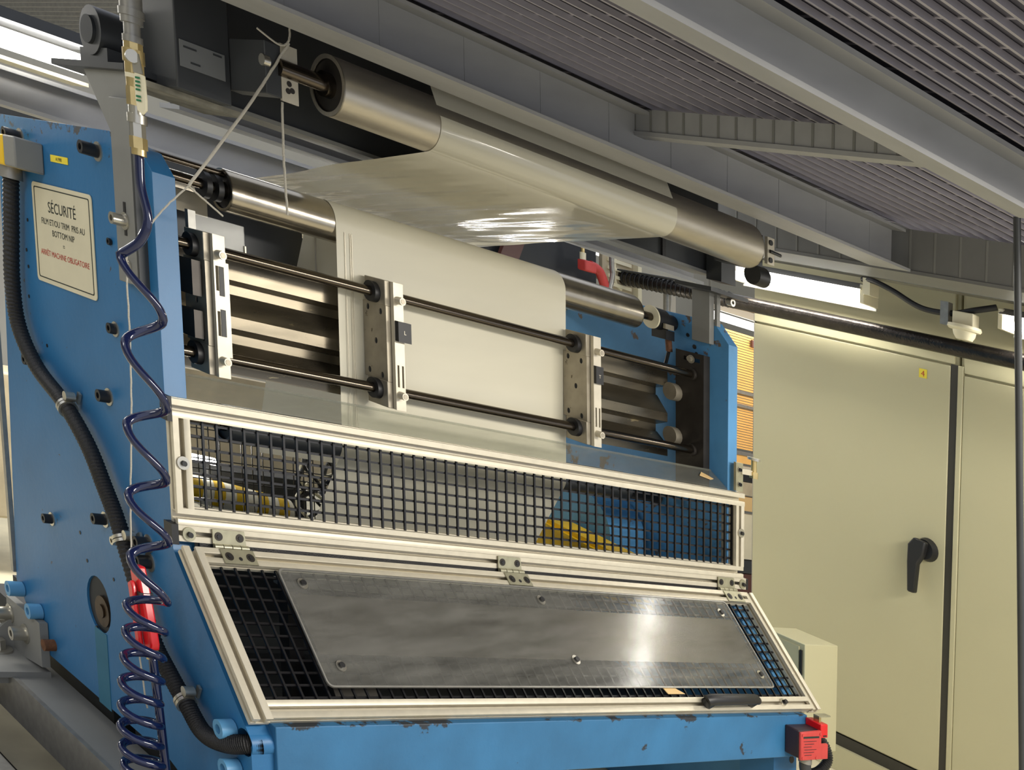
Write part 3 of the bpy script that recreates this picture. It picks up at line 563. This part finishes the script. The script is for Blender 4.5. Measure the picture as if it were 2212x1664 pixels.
def hinge(x, lab):
    t = thing('hinge', lab, 'hinge', (x, 0, -.30), group='zinc hinges of the sloping guard'); a = .004
    MB().prism([[(x, -.001, -.305), (x + .082, -.001, -.305), (x + .078, -.001, -.272), (x, -.001, -.272)]], (0, -.003, 0)).build('upper_leaf', 'hinge', t)
    MB().prism([[sp(x + .008, .002, .001), sp(x + .09, .002, .001), sp(x + .09, .036, .001), sp(x + .008, .036, .001)]], SN * .003).build('lower_leaf', 'hinge', t)
    for k in range(4): MB().cyl((x + .001 + k * .0215, -.007, -.309), (x + .0205 + k * .0215, -.007, -.309), .0062, 14).build('knuckle', 'hinge', t)
    for q in (.014, .066):
        s = MB().cyl((x + q, -.004, -.287), (x + q, -.0055, -.287), .0095, 18).build('screw', 'dsteel', t); MB().cyl((x + q, -.0055, -.287), (x + q, -.007, -.287), .005, 6).build('socket', 'black', s)
        s = MB().cyl(sp(x + q + .010, .020, .004), sp(x + q + .010, .020, .0055), .0095, 18).build('screw', 'dsteel', t); MB().cyl(sp(x + q + .01, .020, .0055), sp(x + q + .01, .020, .007), .005, 6).build('socket', 'black', s)
    MB().cyl(sp(x + .05, .024, .004), sp(x + .05, .024, .0046), .0045, 10).build('hole', 'black', t)
hinge(.078, 'left zinc hinge of the sloping guard, beside the black end cap'); hinge(.905, 'middle zinc hinge at the centre of the sloping guard'); hinge(1.812, 'right zinc hinge of the sloping guard at its top right corner')
cc = thing('cover_sheet', 'clear plastic cover sheet lying behind the top rail of the upper guard', 'cover', (1, .08, .0))
MB().prism([[(.052, .03, .001), (.052, .096, .043), (.052, .096, .046), (.052, .03, .004)]], (1.845, 0, 0)).build('sheet', 'clear', cc); MB().box(.052, 1.897, .094, .098, .041, .047).build('edge', 'clear', cc)
MB().prism([[(1.80, .06, .026), (1.84, .05, .020), (1.86, .055, .023), (1.845, .065, .029), (1.825, .075, .035)]], (0, 0, .0015)).build('tape_residue', 'tan', cc)

# ---------------------------------------------------------------- machine bed and interior
fb2 = thing('front_beam', 'blue front cross beam below the sloping guard, paint chipped along its top edge', 'beam', (1, -.26, -.735))
MB().box(.052, 1.905, -.268, -.20, -.735, -.606).build('beam', 'bluebeam', fb2, bevel=.002)
lgm = MB().box(1.80, 1.915, -.225, -.10, -.92, -.735).build('leg', 'blue', fb2); MB().cyl((1.89, -.2255, -.765), (1.89, -.226, -.765), .012, 16).build('hole', 'black', fb2)
sk = thing('gap_shade_boxes', 'dark boxes standing in for shade in the gap under the near blue plate', 'base', (.3, .4, -1.14)); MB().box(.056, .40, -.24, .385, -1.14, -.83).build('beam', 'inner', sk); MB().box(.056, .40, .50, 1.3, -1.14, -.83).build('beam', 'inner', sk)  # dark boxes added so the gap under the plate reads as shade
tag(MB().box(-.62, -.11, -.6, 1.15, -1.149, -1.143).build('floor_shade_sheet', 'rubber'), 'dark sheet standing in for shade on the floor in the bottom left corner', 'shade sheet')  # flat dark sheet added in place of shade beside the channels
bed = thing('machine_bed', 'dark bed of the machine inside the guards', 'bed', (1, .4, -.75))
MB().box(.054, 1.898, -.195, 1.1, -.76, -.74).build('floor_plate', 'inner', bed); MB().box(.054, 1.898, .52, .54, -.74, -.40).build('partition', 'inner', bed)
MB().box(.30, .34, .06, .10, -.74, -.36).build('dark_post', 'dsteel', bed); MB().cyl((.33, .0, -.66), (.45, .0, -.66), .09, 28).build('drive_wheel', 'dsteel', bed)
for k in range(3): MB().box(.32, .56, .12, .15, -.375 - k * .026, -.36 - k * .026).build('rib', 'galv', bed)
bc = thing('blue_cover', 'rounded light blue cover seen through the right part of the upper mesh', 'cover', (1.8, .6, -.4))
MB().prism([[(1.72, y, z) for y, z in [(.36, -.50)] + [(.51 + .15 * math.cos(math.radians(a)), -.27 + .13 * math.sin(math.radians(a))) for a in range(180, -1, -15)] + [(.74, -.39), (.74, -.6), (.36, -.6)]]], (.17, 0, 0)).build('cover', 'bluew', bc)
yw = thing('yellow_guard', 'yellow wedge guard seen behind the right part of the upper mesh', 'guard', (1.7, .5, -.45))
MB().prism([[(1.60, .56, -.265), (1.60, .45, -.272), (1.60, .25, -.285), (1.60, .20, -.44), (1.60, .66, -.46)]], (.10, -.05, 0)).build('wedge', 'yellow', yw); MB().prism([[(1.585, .60, -.275), (1.585, .28, -.300), (1.585, .28, -.310), (1.585, .60, -.287)]], (.13, -.06, 0)).build('lip', 'yellow', yw)
MB().box(1.36, 1.9, .30, .34, -.12, -.09).build('bar', 'dsteel', bed)
rg = thing('rear_mesh_guard', 'rear black wire mesh seen through the front mesh at left', 'guard', (1, .7, -.4))
wires(MB(), (0, .70, -.10), (1, 0, 0), (0, 0, -1), .2, 1.2, .034, 0, .34, .028, .0014).build('wire_mesh', 'mesh', rg, kind='stuff')
# clutter behind, left
ba = thing('barrier_roll', 'white roll with yellow stripes behind the mesh at left', 'roll', (.6, .9, -.4))
a, b = Vector((.46, .86, -.372)), Vector((.82, .86, -.418)); MB().cyl(a, b, .042, 24).build('roll', 'whiteroll', ba)
for k in range(5):
    v_ = []; ax_ = (b - a).normalized(); m_ = 12
    for j in range(m_ + 1):
        an = math.pi * (1.25 - 1.1 * j / m_); q_ = a + (b - a) * (.02 + .2 * k + .10 * j / m_)
        for w_ in (0, .10): v_.append(q_ + (b - a) * w_ + Vector((0, .0432 * math.cos(an), .0432 * math.sin(an))))
    MB().add(v_, [(2 * j, 2 * j + 1, 2 * j + 3, 2 * j + 2) for j in range(m_)]).build('stripe', 'yellow', ba)
lt2 = tag(MB().cyl((.42, .9, -.285), (.60, .9, -.298), .011, 12).build('lamp_tube', 'tubework'), 'short lit lamp tube seen through the mesh at left', 'lamp')
tag(MB().box(.66, 1.3, 1.3, 1.34, -.42, -.08).build('machine_housing', 'beigepanel'), 'beige machine housing behind the mesh at left', 'housing')
tag(MB().box(.35, .62, 1.1, 1.14, -.26, -.06).build('machine_housing', 'beigepanel'), 'small pale panel behind the mesh at the far left', 'panel')
cb = thing('cable_bundle', 'tangle of dark cables behind the mesh left of the film', 'cables', (.95, .85, -.4))
for k in range(8):
    p = [(.90 + random.uniform(-.05, .14), .82 + random.uniform(0, .1), -.20 - j * .06) for j in range(6)]; MB().tube(spline(p, 5), .006, 7).build('cable', ['black', 'dgrey', 'cream', 'black'][k % 4], cb)
tag(MB().box(.6, .95, .95, 1.05, -.46, -.33).build('control_box', 'dgrey', bevel=.004), 'dark control box among the cables behind the mesh', 'box')

# ---------------------------------------------------------------- red safety switch
ss = thing('safety_switch', 'faded red safety switch at the right end of the blue front beam', 'switch', (1.9, -.3, -.71))
MB().box(1.792, 1.90, -.318, -.268, -.718, -.632).build('body', 'switchdark', ss, bevel=.004)
MB().prism([[(1.790, -.318, -.720), (1.928, -.318, -.720), (1.928, -.318, -.672), (1.893, -.318, -.672), (1.893, -.318, -.630), (1.790, -.318, -.634)]], (0, -.010, 0)).build('cover', 'switchred', ss, bevel=.003)
MB().box(1.895, 1.93, -.325, -.268, -.655, -.612).build('head', 'red', ss, bevel=.003); MB().box(1.905, 1.915, -.31, -.29, -.612, -.592).build('actuator_key', 'brass', ss); MB().box(1.89, 1.95, -.32, -.30, -.592, -.588).build('key_plate', 'hinge', ss)
MB().box(1.905, 1.922, -.326, -.325, -.650, -.646).build('slot', 'black', ss)
MB().box(1.80, 1.88, -.3286, -.3282, -.652, -.646).build('printed_bar', 'black_ink', ss)
for k in range(6): MB().box(1.802 + .004 * (k % 2), 1.866 - .012 * (k % 3), -.3286, -.3282, -.662 - k * .0085, -.6605 - k * .0085).build('printed_line', 'switchdark', ss)
for x, z in ((1.797, -.642), (1.886, -.64), (1.797, -.712), (1.866, -.713)): MB().cyl((x, -.328, z), (x, -.330, z), .0045, 10).build('cover_screw', 'switchred', ss)
MB().cyl((1.858, -.295, -.742), (1.858, -.295, -.718), .020, 18).build('gland', 'galv', ss)
cq = spline([(1.858, -.295, -.742), (1.862, -.295, -.768), (1.885, -.297, -.778), (1.93, -.30, -.768), (1.97, -.30, -.735), (1.975, -.285, -.695), (1.955, -.26, -.66)], 14)
MB().tube(cq[14:], [.0155 if i % 2 else .0125 for i in range(len(cq) - 14)], 12).build('conduit', 'black', ss); MB().tube(cq[:24], .018, 14).build('elbow', 'dgrey', ss)

# ---------------------------------------------------------------- compressed-air drop: pipe, valve, coiled hose, blow gun
vx, vy = -.14, -.195
vd = thing('air_valve', 'compressed air pipe with brass ball valve and pale lever at upper left', 'valve', (vx, vy, .48))
def vc(z0, z1, r, m, nm, n=20): return MB().cyl((vx, vy, z0), (vx, vy, z1), r, n).build(nm, m, vd)
vc(.71, .80, .021, 'galv', 'coupling'); vc(.722, .735, .024, 'galv', 'coupling_rim'); vc(.684, .722, .0155, 'galv', 'pipe'); vc(.676, .688, .019, 'galv', 'pipe_collar')
vc(.620, .680, .0185, 'brass', 'valve_body', 8); vc(.64, .664, .0205, 'brass', 'valve_ring'); vc(.612, .620, .0175, 'cream', 'thread_tape'); vc(.596, .612, .0165, 'brass', 'nipple'); vc(.563, .596, .0175, 'brass', 'hex_body', 6)
vc(.548, .563, .015, 'chrome', 'quick_coupler'); vc(.532, .548, .0185, 'chrome', 'coupler_sleeve'); vc(.507, .532, .0145, 'chrome', 'hex_nut', 6); vc(.486, .507, .0165, 'brass', 'hose_nut', 6); vc(.474, .486, .014, 'brass', 'ferrule')
MB().cyl((vx - .01, vy - .01, .648), (vx - .02, vy - .034, .648), .012, 14).build('valve_stem', 'chrome', vd)
d = Vector((-.012, -.020, 0)); e = Vector((.0, -.024, 0)); u0 = Vector((vx - .014, vy - .022, 0))
lv = MB().prism([[u0 + Vector((0, .0, .655)), u0 + Vector((.006, -.016, .655)), u0 + Vector((.008, -.024, .62)), u0 + Vector((0, -.006, .62))]], (-.003, -.001, 0)).build('lever_neck', 'chrome', vd)
u1 = u0 + Vector((.003, -.006, 0)); P = [(0, .622), (.020, .618), (.022, .575), (.021, .557), (.012, .548), (.002, .554), (-.001, .575)]
MB().prism([[u1 + Vector((a * .45, -a * .9, z)) for a, z in P]], (-.005, -.002, 0)).build('lever_grip', 'cream', vd, bevel=.001)
for k, z in enumerate([.610, .603, .596, .589, .577, .570]): MB().obox(u1 + Vector((-.0055, -.006, z - .0)), (.0045, -.009, 0), (-.0006, -.0002, 0), (0, 0, .0035)).build('printed_mark', 'green_ink', vd)
HL = [(-.176, 0.28, .0363), (-.173, .176, .0367), (-.174, .113, .0364), (-.166, .004, .0376), (-.161, -.047, .0365), (-.15, -.143, .0357), (-.149, -.186, .0362), (-.144, -.267, .0364), (-.139, -.314, .035), (-.124, -.397, .0369), (-.114, -.419, .038), (-.105, -.465, .0377), (-.1, -.478, .0375), (-.09, -.526, .0377), (-.086, -.536, .038), (-.077, -.579, .0385), (-.071, -.594, .0388), (-.065, -.632, .0385), (-.062, -.648, .0388), (-.058, -.682, .0391), (-.056, -.694, .0399), (-.054, -.727, .04), (-.056, -.739, .0402), (-.056, -.768, .0398), (-.057, -.777, .0386), (-.057, -.80, .038), (-.057, -.815, .038)]
rt = Vector((.896, -.445, 0)); fr = Vector((-.445, -.896, 0)); hp = [Vector((vx, vy, .475)), Vector((vx, vy, .42)), Vector((vx + .006, vy - .008, .36)), Vector((vx - .006, vy + .006, .315))]
for i in range(len(HL) - 1):
    for k in range(12):
        t = k / 12; tt = t; y = HL[i][0] * (1 - tt) + HL[i + 1][0] * tt; z = HL[i][1] * (1 - tt) + HL[i + 1][1] * tt; r = HL[i][2]; a = math.pi * (i % 2 + t)
        fr_ = .55 if i < 9 else .8
        hp.append(Vector((vx, y, z)) + rt * (-r * math.cos(a)) + fr * (r * fr_ * math.sin(a)))
ah = thing('coiled_hose', 'coiled navy blue air hose hanging in front of the blue side plate', 'hose', (vx, -.1, -.8))
MB().tube(spline(hp[:5], 6)[:-1] + hp[4:], .0088, 10).build('coil', 'hose', ah, smooth=80)
ah2 = tag(MB().tube(spline([(-.10, -.048, -.545), (-.10, -.056, -.60), (-.10, -.065, -.66), (-.10, -.081, -.80)], 6), .0095, 10).build('air_hose', 'hose', smooth=80), 'straight blue hose below the red blow gun', 'hose')
bg = thing('blow_gun', 'bright red blow gun hanging inside the hose coils', 'blow gun', (-.1, -.03, -.53))
MB().prism([[(-.085, y, z) for y, z in [(.012, -.366), (-.012, -.364), (-.028, -.41), (-.040, -.45), (-.056, -.515), (-.052, -.53), (-.022, -.53), (-.006, -.46), (.014, -.41), (.020, -.385)]]], (-.022, 0, 0)).build('body', 'red', bg, bevel=.004)
MB().prism([[(-.110, y - .014, z) for y, z in [(.022, -.405), (.006, -.395), (-.002, -.41), (-.004, -.45), (-.018, -.528), (-.001, -.533), (.012, -.455)]]], (-.010, 0, 0)).build('trigger', 'red', bg, bevel=.003)
MB().box(-.112, -.082, -.030, -.018, -.435, -.415).build('pivot', 'black', bg)
MB().cyl((-.096, -.038, -.530), (-.098, -.045, -.552), .013, 6).build('fitting', 'brass', bg)
def stringy(P, lab, r=.0022):
    q = spline(P, 10); tag(MB().tube([p + Vector((random.uniform(-.0006, .0006), random.uniform(-.0006, .0006), 0)) for p in q], r, 6).build('string', 'string', smooth=80), lab, 'string')
J = Vector((.0, -.12, .448)); TT = (.222, -.16, .795)
stringy([TT, (.13, -.14, .64), J], 'knotted white string from the roller bracket down to the knot', .003)
stringy([J, (-.05, -.10, .385), (-.10, -.094, .314), (-.105, -.05, .281), (-.1, -.03, .1), (-.1, -.017, -.05), (-.1, .005, -.2), (-.1, .021, -.351), (-.095, .016, -.45), (-.1, .013, -.548), (-.1, -.009, -.671)], 'thin white string from the knot down beside the coiled hose', .0019)
stringy([J, (.045, -.115, .425), (.085, -.10, .408)], 'short loose tail of string right of the knot', .0022)
stringy([(.205, -.152, .673), (.203, -.153, .56), (.207, -.152, .446)], 'white string hanging straight down from the roller bracket', .0026)
stringy([(.154, -.15, .802), (.20, -.158, .785), (.222, -.16, .80), (.228, -.155, .83)], 'string loop tied on top of the roller bracket', .0022)

# ---------------------------------------------------------------- right: cabinets, pipe, light fittings
XC = 3.15
cb1 = thing('cabinet', 'beige electrical cabinet with black rotary handle and yellow label 4', 'cabinet', (3.4, .4, -1.1))
MB().box(XC + .014, 3.65, -.040, .873, -.995, .90).build('body', 'cab', cb1)
d1 = MB().box(XC, XC + .012, -.013, .870, -.990, .612).build('door', 'cab', cb1, bevel=.003); MB().box(XC, XC + .012, -.026, .870, .620, .898).build('top_panel', 'cab', cb1, bevel=.002)
MB().box(XC + .004, XC + .014, .870, .875, -.99, .90).build('edge_trim', 'galv', cb1)
hd = MB(); hd.cyl((XC, .058, -.105), (XC - .03, .058, -.105), .046, 24, r2=.038); h_ = hd.build('handle', 'black', d1, at=(XC, .058, -.105))
MB().prism([[(XC - .03, y, z) for y, z in [(.034, -.075), (.084, -.068), (.108, -.10), (.110, -.17), (.106, -.285), (.078, -.285), (.068, -.17), (.045, -.13)]]], (-.030, 0, 0)).build('grip', 'black', h_, at=(XC, .058, -.105), bevel=.006)
cb2 = thing('cabinet', 'second beige cabinet cut off by the right edge of the picture', 'cabinet', (3.4, -.6, -1.1))
MB().box(XC + .014, 3.65, -1.3, -.050, -.995, .90).build('body', 'cab', cb2); MB().box(XC, XC + .012, -.395, -.066, -.990, .586).build('door', 'cab', cb2, bevel=.003); MB().box(XC, XC + .012, -1.3, -.408, -.990, .586).build('door', 'cab', cb2, bevel=.003); MB().box(XC, XC + .012, -1.3, -.066, .594, .898).build('top_panel', 'cab', cb2, bevel=.002)
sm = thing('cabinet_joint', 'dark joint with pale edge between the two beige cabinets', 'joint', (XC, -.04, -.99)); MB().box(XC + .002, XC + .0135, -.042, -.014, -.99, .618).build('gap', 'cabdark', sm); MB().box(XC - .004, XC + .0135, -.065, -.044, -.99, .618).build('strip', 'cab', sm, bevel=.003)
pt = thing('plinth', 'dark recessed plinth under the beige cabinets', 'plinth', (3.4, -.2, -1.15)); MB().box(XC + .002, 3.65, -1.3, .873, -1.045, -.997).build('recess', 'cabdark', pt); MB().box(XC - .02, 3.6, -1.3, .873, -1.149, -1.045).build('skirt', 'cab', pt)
l4 = thing('number_label', 'small yellow label with the number 4 on the first cabinet door', 'label', (XC, .095, .54)); MB().box(XC - .0015, XC - .0003, .080, .112, .543, .577).build('panel', 'label', l4); text('4', 'lettering', 'red_ink', l4, (XC - .002, .096, .549), (0, -1, 0), (0, 0, 1), .031)
sb = thing('small_enclosure', 'small cream wall box half hidden behind the sloping guard', 'box', (2.45, .12, -.62)); MB().box(2.40, 2.6, .082, .26, -.90, -.505).build('body', 'cab', sb, bevel=.003); MB().box(2.395, 2.40, .105, .25, -.89, -.52).build('door', 'cab', sb); MB().box(2.393, 2.40, .092, .100, -.62, -.53).build('slot', 'black', sb)
pp = thing('overhead_pipe', 'shiny black overhead pipe running in front of the cabinets', 'pipe', (3.03, .3, .65))
MB().cyl((3.03, 1.75, .676), (3.03, -1.2, .668), .030, 30).build('pipe', mat('glossy_black_pipe', rgb(54, 50, 46), .22, .7, var=.3, vs=30, bump=.2, bs=90), pp)
cw = MB(); q = []
for i in range(260): t = i / 259; a = i * .62; q.append(Vector((3.03 + .0315 * math.sin(a), 1.55 - .66 * t, .676 + .0315 * math.cos(a))))
cw.tube(q, .003, 6); cw.build('wrapped_cable', 'black', pp)
for k in range(3): MB().tube([(2.98 + .012 * k, 1.65, .70), (3.0 + .012 * k, 1.2, .712), (3.005 + .012 * k, .95, .708)], .004, 6).build('loose_cable', 'dgrey', pp)
def fitting(lab, y0, y1, x, z, mt):
    t = thing('light_fitting', lab, 'lamp', (x, (y0 + y1) / 2, z), group='strip lights over the cabinets')
    MB().prism([[(x - .03, y1, z + .030), (x + .09, y1, z + .030), (x + .05, y1, z + .055), (x + .01, y1, z + .055)]], (0, y0 - y1, 0)).build('housing', 'housing', t)
    MB().cyl((x, y0 - .012, z), (x, y1 + .012, z), .015, 16).build('tube', mt, t)
    MB().cyl((x + .036, y0 - .012, z + .003), (x + .036, y1 + .012, z + .003), .014, 16).build('tube', mt, t)
    MB().box(x + .085, x + .089, y0, y1, z - .03, z + .05).build('reflector_or_added_shield', 'housing', t)  # plate added to keep tube light off the cabinet's top panel
    for y in (y0, y1):
        MB().box(x - .016, x + .085, y - .009, y + .009, z - .020, z + .05).build('lamp_holder', 'cream', t, bevel=.003)
    return t
fitting('lit twin strip light above the first cabinet, left of the smoke detector', .84, .228, 2.95, .776, 'tubeaisle'); fitting('lit strip light at the right edge beyond the smoke detector', -.305, -.95, 2.95, .779, 'tubeaisle')
sd = thing('smoke_detector', 'cream smoke detector hanging below the lamp cable', 'detector', (2.92, -.19, .70))
SD = Vector((2.92, -.186, 0)); prv = None; P = [(.055, .745), (.057, .735), (.052, .728), (.039, .726), (.036, .711), (.027, .696), (.0, .694)]
b = MB(); nn = 28
for r, z in P[:-1]: b.v += [SD + Vector((r * math.cos(2 * math.pi * i / nn), r * math.sin(2 * math.pi * i / nn), z)) for i in range(nn)]
for j in range(len(P) - 2): b.f += [(j * nn + i, j * nn + (i + 1) % nn, (j + 1) * nn + (i + 1) % nn, (j + 1) * nn + i) for i in range(nn)]
b.f += [tuple(range(nn)), tuple(reversed(range((len(P) - 2) * nn, (len(P) - 1) * nn)))]; b.build('head', 'cream', sd)
MB().box(2.90, 2.945, -.226, -.15, .745, .79).build('mount', 'cream', sd, bevel=.003); MB().box(2.90, 2.93, -.135, -.105, .735, .815).build('bracket', 'galv', sd)
cbk = thing('lamp_cable', 'sagging black cable between the two strip lights', 'cable', (2.47, -.3, .72)); MB().tube(spline([(2.94, .228, .845), (2.92, .165, .842), (2.92, .09, .82), (2.92, -.021, .779), (2.92, -.136, .779), (2.92, -.225, .805), (2.94, -.29, .83)], 8), .0105, 10).build('cable', 'black', cbk)
MB().box(2.92, 2.98, .185, .215, .79, .85).build('junction', 'cream', cbk)
tag(MB().box(2.93, 3.0, -1.1, 1.0, .858, .874).build('cable_tray', 'galv'), 'thin pale tray above the strip lights', 'tray')

# ---------------------------------------------------------------- background through the gap at right: blinds and shelf
bl = thing('slatted_blind', 'warm orange slatted blind in the gap between far plate and cabinet', 'blind', (4.8, 2.0, -.05))
b = MB(); z = -.03
while z < .61:
    b.box(4.2, 5.6, 2.0, 2.012, z, z + .011); z += .0145
b.build('slats', 'orange', bl, kind='stuff')
for z in (.225, .30, -.045): MB().box(4.2, 5.6, 1.985, 2.02, z - .018, z).build('rail', 'galv', bl)
for x in (4.2, 4.68): MB().box(x, x + .02, 1.985, 2.02, -.05, .62).build('upright', 'brown', bl)
MB().box(4.62, 5.0, 1.98, 1.99, .56, .60).build('frame', 'brown', bl)
fl = thing('light_fitting', 'lit strip light above the orange blind', 'lamp', (4.5, 1.9, .66)); MB().cyl((4.1, 1.9, .668), (5.0, 1.9, .668), .022, 14).build('tube', 'tubefar', fl); MB().box(4.1, 5.0, 1.88, 1.92, .70, .74).build('housing', 'housing', fl)
sh = thing('shelf_unit', 'shelf unit with beige and white panels below the orange blind', 'shelf', (4.8, 2.0, -.9))
for z0, z1, m in [(-.11, -.06, 'orange'), (-.16, -.125, 'alu'), (-.21, -.17, 'black'), (-.29, -.215, 'beigepanel'), (-.38, -.30, 'tan'), (-.66, -.40, 'paper'), (-.74, -.67, 'dgrey'), (-.9, -.75, 'brown')]: MB().box(4.2, 5.6, 1.99, 2.03, z0, z1).build('panel', m, sh)
# background between the posts: dark housing, red valve, framed panel
dh = tag(MB().box(1.95, 2.86, 1.5, 1.9, .30, .95).build('dark_housing', 'inner'), 'dark housing behind the middle roller at right', 'housing')
tag(MB().obox((2.22, 1.46, .52), (.10, 0, .0), (0, .02, 0), (.14, 0, .30)).build('diagonal_brace', 'brown'), 'dark red diagonal brace in front of the dark housing', 'brace')
rv = thing('red_regulator', 'red regulator body with white fitting behind the middle roller', 'regulator', (2.72, 1.4, .62))
MB().box(2.66, 2.73, 1.37, 1.42, .645, .69).build('body', 'switchred', rv, bevel=.006); MB().tube(spline([(2.72, 1.4, .675), (2.77, 1.4, .665), (2.80, 1.4, .625), (2.82, 1.4, .58)], 6), .022, 14).build('curved_handle', 'switchred', rv); MB().cyl((2.675, 1.4, .69), (2.675, 1.4, .72), .014, 12).build('white_fitting', 'cream', rv); MB().cyl((2.675, 1.4, .72), (2.675, 1.4, .80), .009, 10).build('stem', 'brass', rv)
gc = tag(MB().tube(spline([(2.84, 1.38, 1.3), (2.83, 1.38, .75), (2.835, 1.38, .66), (2.80, 1.38, .55)], 6), .011, 10).build('grey_cable', 'galv'), 'grey cable beside the red regulator', 'cable')
wh = thing('cable_loop', 'white cable tie loop around the overhead pipe', 'loop', (3.03, 1.5, .66)); MB().tube(spline([(2.985, 1.5, .77), (2.975, 1.5, .70), (2.985, 1.5, .64), (3.02, 1.5, .62)], 6), .008, 8).build('strap', 'cream', wh)
fp2 = thing('framed_panel', 'cream framed vent panel behind the overhead pipe', 'panel', (3.0, 1.4, .5)); MB().box(2.90, 3.12, 1.5, 1.52, .35, .85).build('panel', 'beigepanel', fp2)
for k in range(7): MB().box(2.93, 3.08, 1.49, 1.5, .52 + k * .035, .535 + k * .035).build('louvre', 'cream', fp2)
MB().box(3.10, 3.125, 1.47, 1.5, .35, .85).build('frame_side', 'cream', fp2)
tag(MB().box(3.15, 3.75, 1.8, 1.84, .0, 1.0).build('grey_partition', 'wall'), 'grey partition behind the right post', 'partition'); tag(MB().cyl((3.1, 1.3, .0), (3.1, 1.3, .72), .018, 16).build('vertical_conduit', 'galv'), 'shiny vertical conduit behind the right post', 'conduit')
tag(MB().cyl((2.76, 1.6, .757), (3.03, 1.6, .761), .013, 12).build('lamp_tube', 'tubefar'), 'short lit tube seen above the red regulator', 'lamp'); lbq = thing('pendant_lamp', 'small bright bulb left of the right post', 'lamp', (3.27, 1.2, .59)); MB().sph((3.27, 1.2, .60), .02, 12).build('bulb', 'tubefar', lbq); MB().cyl((3.27, 1.2, .615), (3.27, 1.2, 1.3), .006, 8).build('stem', 'galv', lbq)
tag(MB().cyl((1.7, 2.05, -.10), (2.9, 2.05, -.16), .03, 14).build('glint_tube', 'tubework'), 'added lit tube behind the machine, there for the glints in the shiny underside of the film', 'lamp')  # unseen tube added to make glints under the film
# left background: strip light, beams, grating, wall items
lf_ = thing('light_fitting', 'long lit strip light at the upper left corner', 'lamp', (-.1, 1.0, .72)); MB().cyl((-.6, 1.0, .748), (.34, 1.0, .748), .022, 18).build('tube', 'tube', lf_); MB().cyl((-.6, 1.06, .742), (.34, 1.06, .742), .020, 18).build('tube', 'tube', lf_); MB().box(-.6, .34, 1.03, 1.14, .69, .70).build('reflector_or_added_shield', 'cream', lf_); MB().box(-.6, .34, .96, 1.12, .79, .82).build('housing', 'dgrey', lf_)
ibeam('steel_beam', 'grey beam just below the upper left strip light', -.8, 1.5, 1.25, .58, .69, .06, .05)
tag(MB().cyl((-.3, 1.5, .56), (.50, 1.5, .53), .02, 16).build('pale_pipe', 'cream'), 'pale pipe behind the top edge of the near blue plate', 'pipe'); tag(MB().box(.30, 1.6, 1.7, 1.74, .40, .68).build('duct', 'dgrey'), 'dark duct behind the white pipe', 'panel')
tag(MB().cyl((.35, 1.68, .665), (1.2, 1.68, .665), .016, 14).build('white_pipe', 'cream'), 'short white pipe between the post and the middle roller', 'pipe'); tag(MB().box(1.24, 1.31, 1.67, 1.699, .635, .66).build('lamp_square', 'tubefar'), 'tiny bright square lamp behind the string', 'lamp')
g2 = thing('grating_panel', 'floor grating with light between the bars at the top left corner', 'grating', (.9, 2.3, 1.1))
for k in range(26): MB().box(.15 + k * .05, .158 + k * .05, 1.4, 3.4, 1.1, 1.13).build('grating_bar', 'galv', g2)
MB().box(.1, 1.5, 1.36, 1.40, 1.09, 1.14).build('edge_bar', 'cream', g2)
MB().box(.932, .944, .0, .045, -.69, .52) if False else MB().box(-.006, .006, .932, .948, -.68, .40).build('edge_strip', 'galv', np_)
tag(MB().box(.2, .9, 2.4, 2.6, -.92, -.35).build('pale_crate', 'beigepanel', bevel=.01), 'pale crate on the floor beyond the left edge of the blue plate', 'crate')
tag(MB().box(-.4, 1.6, 3.2, 3.3, -.9, .3).build('machine_cabinet', 'grey'), 'grey machine cabinet far behind at left', 'cabinet')
